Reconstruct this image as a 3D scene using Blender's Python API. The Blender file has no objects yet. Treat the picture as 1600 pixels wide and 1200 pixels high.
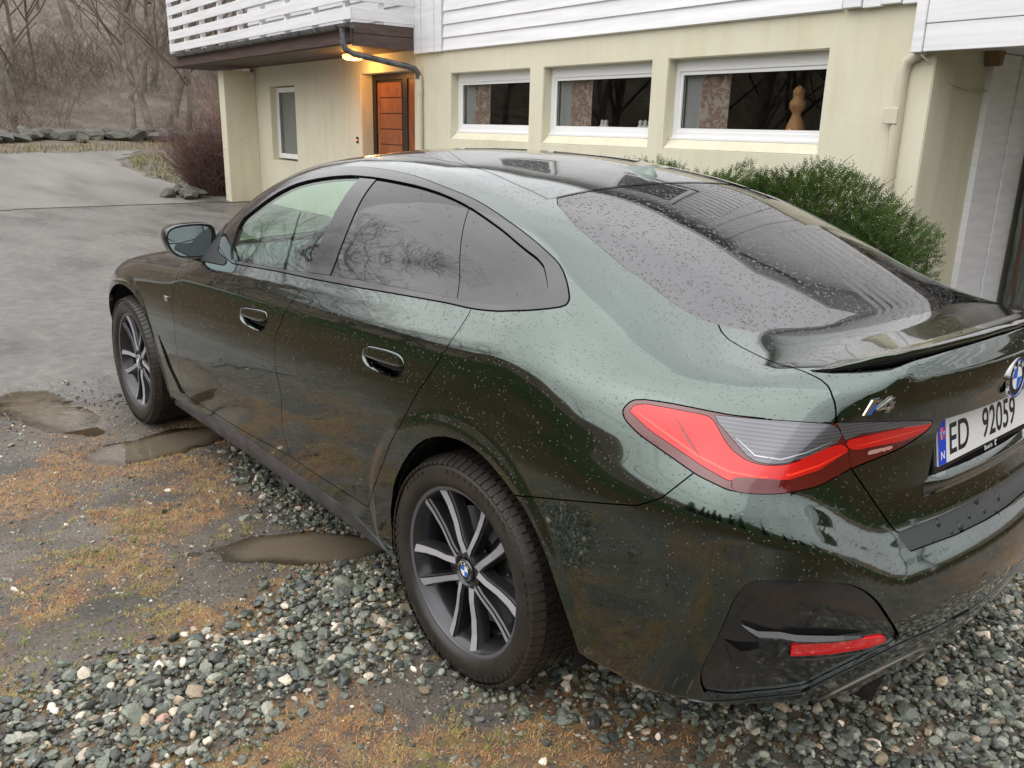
import bpy, bmesh, math, random, time
import numpy as np
from mathutils import Vector, Matrix, Euler
T0=time.time()
S=bpy.context.scene
# ---------------------------------------------------------------- camera
cam=bpy.data.cameras.new('camera'); co=bpy.data.objects.new('camera',cam); S.collection.objects.link(co)
_yaw,_pit,_rol=-.712,-.2897,.0241
def _axes():
    cy,sy,cp,sp=math.cos(_yaw),math.sin(_yaw),math.cos(_pit),math.sin(_pit)
    d=np.array([cy*cp,sy*cp,sp]); r=np.array([sy,-cy,0.]); u=np.cross(r,d)
    a,b=math.cos(_rol),math.sin(_rol)
    return a*r+b*u,-b*r+a*u,d
_r,_u,_d=_axes()
mw=Matrix(((_r[0],_u[0],-_d[0],-1.75),(_r[1],_u[1],-_d[1],2.2349),(_r[2],_u[2],-_d[2],1.5562),(0,0,0,1)))
co.matrix_world=mw
cam.sensor_fit='HORIZONTAL'; cam.sensor_width=36; cam.lens=36*1338.2/1600
cam.clip_start=.05; cam.clip_end=2000
S.camera=co
# ---------------------------------------------------------------- sky, sun, exposure (overcast, early spring)
wd=bpy.data.worlds.new('World'); S.world=wd; wd.use_nodes=True
nt=wd.node_tree; nt.nodes.clear()
out=nt.nodes.new('ShaderNodeOutputWorld'); bg=nt.nodes.new('ShaderNodeBackground')
sky=nt.nodes.new('ShaderNodeTexSky'); sky.sky_type='NISHITA'; sky.sun_disc=False
SUN_EL,SUN_AZ=math.radians(42),math.radians(75)      # azimuth measured from +X towards +Y
sky.sun_elevation=SUN_EL; sky.sun_rotation=math.pi/2-SUN_AZ
sky.air_density=1.0; sky.dust_density=4.0; sky.ozone_density=1.0; sky.altitude=0
# a closed cloud layer: the colour of the clear sky is pulled to grey and evened out by drifting cloud
hsv=nt.nodes.new('ShaderNodeHueSaturation'); hsv.inputs['Saturation'].default_value=.0
tc=nt.nodes.new('ShaderNodeTexCoord'); mp=nt.nodes.new('ShaderNodeMapping'); mp.inputs['Scale'].default_value=(1,1,2.2)
no=nt.nodes.new('ShaderNodeTexNoise'); no.inputs['Scale'].default_value=2.2; no.inputs['Detail'].default_value=6; no.inputs['Roughness'].default_value=.55
cr=nt.nodes.new('ShaderNodeValToRGB'); cr.color_ramp.elements[0].position=.3; cr.color_ramp.elements[0].color=(9.6,9.5,9.8,1)
cr.color_ramp.elements[1].position=.72; cr.color_ramp.elements[1].color=(12.6,12.6,12.8,1)
mx=nt.nodes.new('ShaderNodeMix'); mx.data_type='RGBA'; mx.inputs['Factor'].default_value=.88
L=nt.links.new
L(tc.outputs['Generated'],mp.inputs['Vector']); L(mp.outputs['Vector'],no.inputs['Vector']); L(no.outputs['Fac'],cr.inputs['Fac'])
L(sky.outputs['Color'],hsv.inputs['Color']); L(hsv.outputs['Color'],mx.inputs['A']); L(cr.outputs['Color'],mx.inputs['B'])
# overcast luminance law: the zenith is three times as bright as the horizon
nr=nt.nodes.new('ShaderNodeVectorMath'); nr.operation='NORMALIZE'; sz=nt.nodes.new('ShaderNodeSeparateXYZ'); L(tc.outputs['Generated'],nr.inputs[0]); L(nr.outputs[0],sz.inputs[0])
mm=nt.nodes.new('ShaderNodeMath'); mm.operation='MAXIMUM'; mm.inputs[1].default_value=0; L(sz.outputs['Z'],mm.inputs[0])
ma=nt.nodes.new('ShaderNodeMath'); ma.operation='MULTIPLY_ADD'; ma.inputs[1].default_value=.667; ma.inputs[2].default_value=.333; L(mm.outputs[0],ma.inputs[0])
vm=nt.nodes.new('ShaderNodeVectorMath'); vm.operation='SCALE'; L(mx.outputs['Result'],vm.inputs[0]); L(ma.outputs[0],vm.inputs['Scale'])
L(vm.outputs[0],bg.inputs['Color']); bg.inputs['Strength'].default_value=.11
L(bg.outputs['Background'],out.inputs['Surface'])
sl=bpy.data.lights.new('sun','SUN'); sl.energy=.55; sl.angle=math.radians(100); sl.color=(1,.97,.93)
so=bpy.data.objects.new('sun',sl); S.collection.objects.link(so)
sdir=Vector((math.cos(SUN_EL)*math.cos(SUN_AZ),math.cos(SUN_EL)*math.sin(SUN_AZ),math.sin(SUN_EL)))
so.rotation_euler=sdir.to_track_quat('Z','Y').to_euler(); so.location=(0,0,30)
S.view_settings.view_transform='Standard'; S.view_settings.look='None'; S.view_settings.gamma=1
S.view_settings.exposure=1.18
try: S.view_settings.use_curve_mapping=False
except Exception: pass
# ---------------------------------------------------------------- helpers
def link(o,parent=None):
    S.collection.objects.link(o)
    if parent is not None: o.parent=parent
    return o
def tag(o,label=None,cat=None,group=None,kind=None):
    if label: o['label']=label
    if cat: o['category']=cat
    if group: o['group']=group
    if kind: o['kind']=kind
    return o
def empty(name,loc=(0,0,0),rot=(0,0,0),label=None,cat=None,group=None):
    o=bpy.data.objects.new(name,None); link(o); o.location=loc; o.rotation_euler=rot; o.empty_display_size=.2
    return tag(o,label,cat,group)
def mesh_obj(name,V,Fc,mat=None,parent=None,smooth=False,N=None):
    me=bpy.data.meshes.new(name)
    V=np.asarray(V,np.float32)
    if isinstance(Fc,np.ndarray):
        k=Fc.shape[1]; n=len(Fc)
        me.vertices.add(len(V)); me.vertices.foreach_set('co',V.ravel())
        me.loops.add(n*k); me.loops.foreach_set('vertex_index',Fc.astype(np.int32).ravel())
        me.polygons.add(n); me.polygons.foreach_set('loop_start',np.arange(0,n*k,k,dtype=np.int32))
        me.polygons.foreach_set('use_smooth',np.full(n,bool(smooth)))
        me.update(calc_edges=True)
    else:
        me.from_pydata([tuple(map(float,v)) for v in V],[],[tuple(int(i) for i in f) for f in Fc]); 
        for p in me.polygons: p.use_smooth=smooth
    if mat is not None:
        for m in (mat if isinstance(mat,(list,tuple)) else [mat]): me.materials.append(m)
    if N is not None: me.normals_split_custom_set_from_vertices(np.asarray(N,np.float32))
    o=bpy.data.objects.new(name,me); return link(o,parent)
class MB:
    """collects simple shapes, then links them as one mesh"""
    def __init__(s): s.V=[];s.F=[]
    def add(s,V,F):
        n=len(s.V); s.V+= [tuple(v) for v in V]; s.F+=[tuple(i+n for i in f) for f in F]; return s
    def box(s,a,b,bev=0.):
        (x0,y0,z0),(x1,y1,z1)=a,b
        x0,x1=min(x0,x1),max(x0,x1); y0,y1=min(y0,y1),max(y0,y1); z0,z1=min(z0,z1),max(z0,z1)
        if bev<=0:
            return s.add([(x0,y0,z0),(x1,y0,z0),(x1,y1,z0),(x0,y1,z0),(x0,y0,z1),(x1,y0,z1),(x1,y1,z1),(x0,y1,z1)],
              [(0,3,2,1),(4,5,6,7),(0,1,5,4),(1,2,6,5),(2,3,7,6),(3,0,4,7)])
        bm=bmesh.new(); bmesh.ops.create_cube(bm,size=1)
        for v in bm.verts: v.co=Vector(((x0+x1)/2+v.co.x*(x1-x0),(y0+y1)/2+v.co.y*(y1-y0),(z0+z1)/2+v.co.z*(z1-z0)))
        bmesh.ops.bevel(bm,geom=bm.edges[:],offset=bev,segments=1,affect='EDGES')
        bm.verts.index_update(); s.add([v.co[:] for v in bm.verts],[[v.index for v in f.verts] for f in bm.faces]); bm.free(); return s
    def tube(s,pts,r,n=8,caps=True):
        pts=[Vector(p) for p in pts]; rs=r if isinstance(r,(list,tuple)) else [r]*len(pts)
        V=[];F=[]; ref=None
        for i,p in enumerate(pts):
            t=(pts[min(i+1,len(pts)-1)]-pts[max(i-1,0)]).normalized()
            if ref is None: ref=Vector((0,0,1)) if abs(t.z)<.9 else Vector((1,0,0))
            a=(ref-t*ref.dot(t)).normalized(); b=t.cross(a); ref=a
            for k in range(n):
                w=2*math.pi*k/n; V.append((p+rs[i]*(math.cos(w)*a+math.sin(w)*b))[:])
        for i in range(len(pts)-1):
            for k in range(n):
                F.append((i*n+k,i*n+(k+1)%n,(i+1)*n+(k+1)%n,(i+1)*n+k))
        if caps: F.append(tuple(range(n))[::-1]); F.append(tuple(range((len(pts)-1)*n,len(pts)*n)))
        return s.add(V,F)
    def prism(s,poly,dirv,M=None):
        """closed outline (3-D points) swept by dirv"""
        n=len(poly); V=[Vector(p) for p in poly]+[Vector(p)+Vector(dirv) for p in poly]
        if M is not None: V=[M@v for v in V]
        F=[tuple(range(n))[::-1],tuple(range(n,2*n))]+[(i,(i+1)%n,n+(i+1)%n,n+i) for i in range(n)]
        return s.add([v[:] for v in V],F)
    def lathe(s,prof,n=64,axis='Y',c=(0,0,0)):
        """prof: (axial, radius)"""
        V=[];F=[];m=len(prof)
        for k in range(n):
            w=2*math.pi*k/n
            for a,r in prof:
                if axis=='Y': V.append((c[0]+r*math.cos(w),c[1]+a,c[2]+r*math.sin(w)))
                else: V.append((c[0]+r*math.cos(w),c[1]+r*math.sin(w),c[2]+a))
        for k in range(n):
            for j in range(m-1):
                F.append((k*m+j,k*m+j+1,((k+1)%n)*m+j+1,((k+1)%n)*m+j))
        return s.add(V,F)
    def build(s,name,mat,parent=None,smooth=False,auto=None,bev=0):
        o=mesh_obj(name,s.V,s.F,mat,parent,smooth)
        bm=bmesh.new(); bm.from_mesh(o.data); bmesh.ops.recalc_face_normals(bm,faces=bm.faces[:]); bm.to_mesh(o.data); bm.free()
        if auto: 
            for p in o.data.polygons: p.use_smooth=True
            o.data.set_sharp_from_angle(angle=math.radians(auto))
        return o
# ---------------------------------------------------------------- materials
def mat(name,col=(.5,.5,.5),rough=.5,metal=0.,**kw):
    m=bpy.data.materials.new(name); m.use_nodes=True; b=m.node_tree.nodes['Principled BSDF']
    b.inputs['Base Color'].default_value=(*col,1); b.inputs['Roughness'].default_value=rough; b.inputs['Metallic'].default_value=metal
    for k,v in kw.items(): b.inputs[k].default_value=v
    return m
def nodes(m): return m.node_tree.nodes,m.node_tree.links.new,m.node_tree.nodes['Principled BSDF']
def noise(m,scale,detail=5,rough=.6,coord='Object',stretch=None,dist=0):
    N,Lk,b=nodes(m)
    t=N.new('ShaderNodeTexCoord'); n=N.new('ShaderNodeTexNoise'); n.inputs['Scale'].default_value=scale; n.inputs['Detail'].default_value=detail; n.inputs['Roughness'].default_value=rough
    n.inputs['Distortion'].default_value=dist
    if stretch:
        q=N.new('ShaderNodeMapping'); q.inputs['Scale'].default_value=stretch; Lk(t.outputs[coord],q.inputs['Vector']); Lk(q.outputs['Vector'],n.inputs['Vector'])
    else: Lk(t.outputs[coord],n.inputs['Vector'])
    return n.outputs['Fac']
def ramp(m,fac,*stops):
    N,Lk,b=nodes(m); r=N.new('ShaderNodeValToRGB'); e=r.color_ramp.elements
    while len(e)<len(stops): e.new(.5)
    for i,(p,c) in enumerate(stops):
        e[i].position=p; e[i].color=(*c,1) if len(c)==3 else c
    Lk(fac,r.inputs['Fac']); return r.outputs['Color']
def mixc(m,fac,a,b_,mode='MIX'):
    N,Lk,b=nodes(m); x=N.new('ShaderNodeMix'); x.data_type='RGBA'; x.blend_type=mode
    for s_,v in (('Factor',fac),('A',a),('B',b_)):
        if isinstance(v,(int,float)): x.inputs[s_].default_value=v
        elif isinstance(v,tuple): x.inputs[s_].default_value=(*v,1)
        else: Lk(v,x.inputs[s_])
    return x.outputs['Result']
def bump(m,h,strength=.5,dist=.01,prev=None):
    N,Lk,b=nodes(m); u=N.new('ShaderNodeBump'); u.inputs['Strength'].default_value=strength; u.inputs['Distance'].default_value=dist
    Lk(h,u.inputs['Height'])
    if prev is not None: Lk(prev,u.inputs['Normal'])
    return u.outputs['Normal']
def math_(m,op,a,b_=0.,clamp=False):
    N,Lk,b=nodes(m); x=N.new('ShaderNodeMath'); x.operation=op; x.use_clamp=clamp
    for i,v in enumerate((a,b_)):
        if isinstance(v,(int,float)): x.inputs[i].default_value=v
        else: Lk(v,x.inputs[i])
    return x.outputs[0]
def setin(m,name,v):
    N,Lk,b=nodes(m); Lk(v,b.inputs[name])
def drops(m,scale=90,rad=.25,density=.6,sc2=38,d2=.18):
    """rain drops standing on a surface: small domes scattered by two cell patterns"""
    N,Lk,b=nodes(m); t=N.new('ShaderNodeTexCoord'); hs=None
    ge=N.new('ShaderNodeNewGeometry'); gs=N.new('ShaderNodeSeparateXYZ'); Lk(ge.outputs['Normal'],gs.inputs[0])
    up=math_(m,'ADD',math_(m,'MULTIPLY',gs.outputs['Z'],1.1),.30,True)      # fewer drops stay on upright panels
    nn_=N.new('ShaderNodeTexNoise'); nn_.inputs['Scale'].default_value=3.5; Lk(t.outputs['Object'],nn_.inputs['Vector']); up=math_(m,'MULTIPLY',up,math_(m,'ADD',nn_.outputs['Fac'],.5))
    for sc,rd,dn in ((scale,rad,density),(sc2,rad*.62,d2)):
        v=N.new('ShaderNodeTexVoronoi'); v.inputs['Scale'].default_value=sc; Lk(t.outputs['Object'],v.inputs['Vector'])
        sp=N.new('ShaderNodeSeparateColor'); Lk(v.outputs['Color'],sp.inputs['Color'])
        keep=math_(m,'LESS_THAN',sp.outputs[0],math_(m,'MULTIPLY',up,dn))
        rr=math_(m,'MULTIPLY',math_(m,'ADD',sp.outputs[1],.35),rd)
        q=math_(m,'DIVIDE',v.outputs['Distance'],rr)
        dome=math_(m,'SUBTRACT',1.,math_(m,'MULTIPLY',q,q),True)
        dome=math_(m,'SQRT',dome)
        h=math_(m,'MULTIPLY',math_(m,'MULTIPLY',dome,keep),math_(m,'MULTIPLY',rr,1/sc*.9))
        hs=h if hs is None else math_(m,'MAXIMUM',hs,h)
    u=N.new('ShaderNodeBump'); u.inputs['Strength'].default_value=1; u.inputs['Distance'].default_value=1.; Lk(hs,u.inputs['Height'])
    return u.outputs['Normal']
M={}
def paint(name,col,flake=.32,coat=1.,dr=True,metal=.85):
    m=mat(name,col,flake,1.0); N,Lk,b=nodes(m)
    b.inputs['Coat Weight'].default_value=coat; b.inputs['Coat Roughness'].default_value=.015; b.inputs['Coat IOR'].default_value=1.68
    if dr:
        n=drops(m,125,.30,.75,48,.22); Lk(n,b.inputs['Coat Normal'])
    return m
M['paint']=paint('green_metallic_paint',(.062,.086,.073),.10)
M['gblack']=mat('gloss_black_trim',(.012,.012,.013),.12); M['gblack'].node_tree.nodes['Principled BSDF'].inputs['Coat Weight'].default_value=.6
setin(M['gblack'],'Normal',drops(M['gblack'],120,.2,.3))
M['rubber']=mat('black_rubber_seal',(.012,.012,.012),.6)
M['cavity']=mat('dark_gap_cavity',(.006,.006,.006),.8)
M['skirt']=mat('grey_plastic_sill_cover',(.035,.036,.040),.42)
setin(M['skirt'],'Base Color',ramp(M['skirt'],noise(M['skirt'],9,6),(.35,(.032,.033,.036)),(.7,(.10,.098,.108))))
M['dkglass']=mat('privacy_glass',(.006,.006,.007),.02,0.,**{'IOR':1.72}); 
setin(M['dkglass'],'Normal',drops(M['dkglass'],60,.15,.22,30))
M['rglass']=mat('rear_screen_glass',(.012,.011,.013),.015,0.,**{'IOR':2.0})
setin(M['rglass'],'Normal',drops(M['rglass'],105,.32,.85,44,.3))
def clear_glass(name,tint,refl=1.5,dr=True):
    m=bpy.data.materials.new(name); m.use_nodes=True; N=m.node_tree.nodes; Lk=m.node_tree.links.new; N.remove(N['Principled BSDF'])
    o=N['Material Output']; t=N.new('ShaderNodeBsdfTransparent'); t.inputs[0].default_value=(*tint,1)
    g=N.new('ShaderNodeBsdfGlossy'); g.inputs['Roughness'].default_value=.01; g.inputs[0].default_value=(.95,1,.97,1)
    f=N.new('ShaderNodeFresnel'); f.inputs[0].default_value=refl; x=N.new('ShaderNodeMixShader')
    ge=N.new('ShaderNodeNewGeometry'); su=N.new('ShaderNodeMath'); su.operation='SUBTRACT'; su.inputs[0].default_value=1; Lk(ge.outputs['Backfacing'],su.inputs[1]); mu=N.new('ShaderNodeMath'); mu.operation='MULTIPLY'; Lk(f.outputs[0],mu.inputs[0]); Lk(su.outputs[0],mu.inputs[1])
    Lk(mu.outputs[0],x.inputs[0]); Lk(t.outputs[0],x.inputs[1]); Lk(g.outputs[0],x.inputs[2]); Lk(x.outputs[0],o.inputs[0]); return m
M['fglass']=clear_glass('green_tinted_window_glass',(.62,.80,.72),2.0)
M['wglass']=clear_glass('house_window_glass',(.80,.80,.80),1.55)
M['chrome']=mat('chrome',(.8,.8,.8),.08,1.)
M['rim']=mat('machined_alloy',(.55,.55,.60),.30,.55)
M['rimdark']=mat('dark_grey_wheel_paint',(.026,.026,.029),.3,.4); M['rimdark'].node_tree.nodes['Principled BSDF'].inputs['Coat Weight'].default_value=.6
M['steel']=mat('brake_disc_steel',(.35,.34,.33),.35,1.)
M['tyre']=mat('wet_tyre_rubber',(.022,.019,.017),.38)
setin(M['tyre'],'Base Color',ramp(M['tyre'],noise(M['tyre'],14,6),(.35,(.016,.014,.012)),(.7,(.034,.027,.022))))
M['blue']=mat('blue_paint',(.02,.12,.55),.3)
M['white']=mat('white_lettering',(.75,.75,.75),.4)
M['black']=mat('black_lettering',(.01,.01,.012),.4)
M['plate']=mat('number_plate_white',(.72,.72,.70),.35)
M['plateblue']=mat('number_plate_blue',(.01,.05,.52),.35)
M['plred']=mat('flag_red',(.55,.02,.04),.4)
M['lampred']=mat('red_lamp_lens',(.60,.008,.006),.25,0.,**{'Coat Weight':.55}); setin(M['lampred'],'Coat Normal',drops(M['lampred'],120,.2,.35))
M['lampred2']=mat('bright_red_lamp_bar',(.95,.04,.02),.25,0.,**{'Coat Weight':1.})
M['lampdark']=mat('deep_red_lens',(.10,.004,.004),.10,0.,**{'Coat Weight':1.})
M['lampclear']=mat('clear_ribbed_lens',(.13,.13,.145),.12,.3,**{'Coat Weight':1.})
_m=M['lampclear']; _N,_L,_b=nodes(_m); _t=_N.new('ShaderNodeTexCoord'); _w=_N.new('ShaderNodeTexWave'); _w.bands_direction='Z'; _w.inputs['Scale'].default_value=42; _w.inputs['Distortion'].default_value=.0
_L(_t.outputs['Object'],_w.inputs['Vector']); setin(_m,'Base Color',ramp(_m,_w.outputs['Fac'],(.2,(.085,.085,.095)),(.8,(.125,.125,.14))))
M['patch']=mat('frosted_light_patch',(.55,.30,.26),.2,0.,**{'Coat Weight':1.})
M['reflect']=mat('red_reflector',(.85,.012,.018),.25,0.,**{'Coat Weight':1.})
M['plastic']=mat('black_grained_plastic',(.022,.026,.027),.35); setin(M['plastic'],'Normal',drops(M['plastic'],26,.30,.8,14))
M['interior']=mat('dark_interior_trim',(.03,.033,.032),.6)
M['seat']=mat('black_seat_leather',(.03,.03,.03),.45)
M['mirror']=mat('wing_mirror_glass',(.55,.66,.66),.04,1.)
M['tan']=mat('diffuser_edge_trim',(.16,.15,.12),.3,.5)
class Sp:
    """C1 monotone-ish cubic through knots"""
    def __init__(s,*k):
        a=np.array(sorted(k),float); s.x=a[:,0]; s.y=a[:,1]
        h=np.diff(s.x); d=np.diff(s.y)/h
        m=np.zeros(len(s.x)); m[0]=d[0]; m[-1]=d[-1]
        w1=2*h[1:]+h[:-1]; w2=h[1:]+2*h[:-1]; ok=d[1:]*d[:-1]>0
        with np.errstate(all='ignore'): hm=(w1+w2)/(w1/d[:-1]+w2/d[1:])
        m[1:-1]=np.where(ok,hm,0)
        s.m=m
    def __call__(s,t):
        t=np.asarray(t,float); i=np.clip(np.searchsorted(s.x,t)-1,0,len(s.x)-2)
        h=s.x[i+1]-s.x[i]; u=(t-s.x[i])/h; uc=np.clip(u,0,1)
        a=2*uc**3-3*uc**2+1; b=uc**3-2*uc**2+uc; c=-2*uc**3+3*uc**2; e=uc**3-uc**2
        r=a*s.y[i]+b*h*s.m[i]+c*s.y[i+1]+e*h*s.m[i+1]
        r=r+np.where(u<0,u*h*s.m[i],0)+np.where(u>1,(u-1)*h*s.m[i+1],0)
        return r
def smin(a,b,k):
    h=np.clip(.5+.5*(b-a)/k,0,1); return b*(1-h)+a*h-k*h*(1-h)
def smax(a,b,k): return -smin(-a,-b,k)
def sstep(a,b,t):
    u=np.clip((t-a)/(b-a),0,1); return u*u*(3-2*u)
# plan half width at the crease
PLAN=Sp((-1.3,.30),(-1.05,.50),(-.95,.60),(-.85,.69),(-.75,.76),(-.6,.825),(-.4,.880),(-.1,.902),(.3,.907),(.8,.900),(1.3,.896),(1.8,.896),(2.3,.897),(2.8,.897),(3.1,.885),(3.4,.83),(3.6,.74),(3.8,.60))
BUL=Sp((-1.3,.30),(-1.05,.24),(-.95,.20),(-.85,.145),(-.75,.10),(-.6,.055),(-.4,.018),(-.1,0),(4,0))
ZC=Sp((-1.2,1.05),(-.85,1.048),(-.6,1.035),(-.45,1.025),(-.2,1.008),(0,.994),(.4,.975),(1.1,.945),(1.6,.93),(2.0,.91),(2.4,.89),(2.9,.86),(3.4,.80),(3.7,.75))
ZB=Sp((-1.1,.24),(-.9,.265),(-.7,.30),(-.45,.30),(0,.25),(.3,.19),(2.4,.19),(3.0,.2),(4,.2))
LOW=Sp((.10,-.16),(.16,-.085),(.21,-.035),(.27,-.012),(.33,-.004),(.40,.006),(.48,.016),(.56,.022),(.66,.022),(.78,.016),(.88,.008),(.96,.001),(1.05,-.004))
ROOF=Sp((3.9,.50),(3.7,.66),(3.5,.78),(3.2,.87),(2.8,.95),(2.45,1.0),(2.3,1.06),(2.0,1.25),(1.75,1.366),(1.5,1.436),(1.3,1.464),(1.1,1.478),(.9,1.481),(.6,1.472),(.3,1.443),(.07,1.403),(-.2,1.327),(-.45,1.236),(-.717,1.124),(-.80,1.088),(-.95,1.0),(-1.2,.84))
DECK=Sp((-1.3,1.15),(-1.05,1.128),(-.95,1.118),(-.85,1.110),(-.78,1.106),(-.70,1.098),(-.6,1.088),(-.45,1.098),(-.3,1.14),(-.1,1.20),(.3,1.25),(1.7,1.22),(1.95,1.12),(2.2,1.03),(2.6,.985),(3.0,.925),(3.3,.86),(3.5,.79),(3.7,.68),(3.9,.5))
GH=Sp((-1.2,.53),(-.9,.64),(-.6,.725),(-.3,.778),(0,.810),(.4,.828),(.9,.838),(1.4,.842),(1.8,.835),(2.1,.81),(2.4,.75),(2.8,.66))   # greenhouse half width at belt (z=belt)
BELT=Sp((-1.2,1.12),(-.3,1.12),(0,1.09),(.5,1.06),(1.,1.035),(1.7,1.0),(2.4,.98))
REAR=Sp((.10,-.90),(.2,-.95),(.3,-1.01),(.42,-1.06),(.52,-1.083),(.60,-1.080),(.66,-1.050),(.72,-1.018),(.80,-1.006),(.90,-1.008),(.96,-1.018),(1.02,-1.028),(1.064,-1.030),(1.08,-1.022),(1.11,-1.002),(1.15,-.975),(1.3,-.9))
FRONT=Sp((.1,3.55),(.25,3.66),(.4,3.70),(.55,3.70),(.68,3.67),(.78,3.58),(.9,3.4))
CR=Sp((-1.1,.09),(-.7,.080),(-.3,.070),(.1,.055),(1.3,.050),(1.7,.055),(2.3,.08),(2.6,.10))
def flare(x,z):
    o=0
    for cx in (0.,2.856):
        r=np.hypot(x-cx,z-.335)
        o=o+.007*(1-sstep(.440,.480,r))*sstep(.1,.3,z)
    return o
def Fbody(x,y,z):
    y=np.abs(y)
    zc=ZC(x); d=z-zc
    w=.012
    up=w*np.logaddexp(0,d/w)       # softplus: ~d above the crease
    side=PLAN(x)+LOW(z-(zc-.95)*sstep(.5,.9,z))+BUL(x)*sstep(0,.27,-d)+flare(x,z)-.62*up-1.6*up**2-y
    side=side/np.sqrt(1+(.62*sstep(-.02,.02,d)+3.2*np.clip(d,0,.2))**2)
    top=DECK(x)-.045*(y/.8)**2-.03*(y/.85)**6-z
    rr=x-(REAR(z-.15*sstep(.42,.80,y))+.075*(y/.6)**2+.3*np.clip(y-.6,0,1)**2)
    ff=FRONT(z)-.30*(y/.8)**2.6-x
    f=smin(side,top,.10)
    f=smin(f,rr,.10*sstep(.95,.70,z)+.035-.022*sstep(.95,1.05,z)*(1-sstep(.45,.65,y)))
    f=smin(f,ff,.12)
    f=smin(f,z-ZB(x),.02)
    return f
def Fgreen(x,y,z):
    y=np.abs(y)
    b=BELT(x); d=z-b
    side=GH(x)-.44*np.maximum(d,-.03)+0*d-.35*np.clip(d,0,1)**2-y
    side=side/1.13
    top=ROOF(x)-CR(x)*(y/.6)**2-.02*(y/.62)**6-z
    gx=(ROOF(x+.01)-ROOF(x-.01))/.02
    top=top/np.sqrt(1+gx*gx)
    f=smin(side,top,.09-.035*sstep(.3,-.2,x))
    return smin(f,z-(b-.12),.03)
def F(x,y,z):
    a=Fbody(x,y,z);b=Fgreen(x,y,z)
    k=.04+.11*sstep(.1,-.35,x)
    k=np.where(x<-.60,.03+.12*sstep(-.92,-.60,x),k)
    k=k*sstep(.28,.74,np.abs(y))+.03*(1-sstep(.28,.74,np.abs(y)))
    return smax(a,b,k)
def grad(x,y,z,f=F,e=2e-3):
    g=np.stack([f(x+e,y,z)-f(x-e,y,z),f(x,y+e,z)-f(x,y-e,z),f(x,y,z+e)-f(x,y,z-e)],-1)/(2*e)
    return g
def cast(C,d,f=F,tmax=9.,t0=None):
    n=len(d); t=np.full(n,1.0) if t0 is None else t0.copy(); act=np.arange(n); P=C+d*t[:,None]
    for i in range(120):
        p=P[act]; v=f(p[:,0],p[:,1],p[:,2]); st=np.clip(-v,-.05,.5)*.7
        t[act]+=st; P[act]=C+d[act]*t[act][:,None]
        act=act[(np.abs(v)>2e-5)&(t[act]<tmax)]
        if len(act)==0: break
    return P,t<tmax
TR={}
TR['dlo_out']=[(1.88,0.791,1.0673),(1.7905,0.7657,1.1292),(1.7188,0.735,1.1873),(1.6635,0.6985,1.2425),(1.5637,0.6721,1.2895),(1.4866,0.6374,1.3334),(1.3666,0.5932,1.3805),(1.2048,0.578,1.4032),(1.0363,0.5747,1.4119),(0.8756,0.5813,1.4103),(0.7893,0.5848,1.4076),(0.6305,0.5956,1.397),(0.4714,0.6148,1.3769),(0.3232,0.6258,1.3566),(0.1972,0.6437,1.3303),(0.065,0.6648,1.2964),(-0.0239,0.6764,1.2688),(-0.1085,0.6872,1.2363),(-0.159,0.6992,1.2137),(-0.2134,0.7288,1.1803),(-0.2522,0.7578,1.1498),(-0.2535,0.7729,1.1381),(-0.2314,0.7885,1.1307),(-0.1702,0.8134,1.1172),(-0.1133,0.8242,1.1073),(-0.0483,0.8304,1.0954),(0.0513,0.8333,1.0855),(0.1557,0.8338,1.084),(0.2298,0.8359,1.0802),(0.308,0.8377,1.0761),(0.3905,0.8391,1.0716),(0.5063,0.8408,1.0647),(0.6305,0.8423,1.0572),(0.7312,0.843,1.052),(0.8373,0.8439,1.0465),(0.9496,0.8448,1.0407),(1.0704,0.8449,1.0359),(1.1986,0.8451,1.0309),(1.3346,0.8469,1.0233),(1.4803,0.8484,1.015),(1.6386,0.849,1.0058)]
TR['belt_top']=[(1.6733,0.8387,1.0194),(1.5063,0.8396,1.0278),(1.3535,0.8392,1.0351),(1.2116,0.8382,1.0418),(1.0777,0.8355,1.0513),(0.9519,0.8329,1.0601),(0.7977,0.83,1.0704),(0.655,0.8271,1.0799),(0.5283,0.8266,1.0851),(0.41,0.826,1.0899),(0.3261,0.8251,1.0933),(0.2468,0.8238,1.0965),(0.1718,0.8219,1.0994),(0.1379,0.8204,1.1012),(0.0545,0.8178,1.1043),(-0.0312,0.8167,1.1104),(-0.1154,0.8069,1.1264),(-0.1462,0.793,1.1396),(-0.1737,0.777,1.1514),(-0.1787,0.7661,1.16)]
TR['glass_in']=[(1.7175,0.7532,1.162),(1.6418,0.7291,1.209),(1.5754,0.7025,1.2539),(1.4692,0.668,1.3074),(1.3653,0.6478,1.3386),(1.2019,0.6315,1.3655),(1.044,0.6214,1.3804),(0.9765,0.6218,1.3816),(0.8624,0.6225,1.3825),(0.7259,0.6266,1.3781),(0.5784,0.6317,1.3705),(0.436,0.6406,1.3558),(0.2947,0.6559,1.3317),(0.188,0.6729,1.3066),(0.0874,0.6889,1.2806),(-0.0086,0.7052,1.2494),(-0.0942,0.712,1.2223),(-0.1453,0.7411,1.1873),(-0.1787,0.7661,1.16)]
TR['roofditch']=[(1.2071,0.486,1.4347),(1.0917,0.4721,1.4433),(1.0101,0.4403,1.4503),(0.8564,0.4523,1.449),(0.737,0.4468,1.4467),(0.5428,0.4657,1.4338),(0.3991,0.4811,1.4167),(0.2592,0.5009,1.3945),(0.1173,0.5205,1.3645)]
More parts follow.
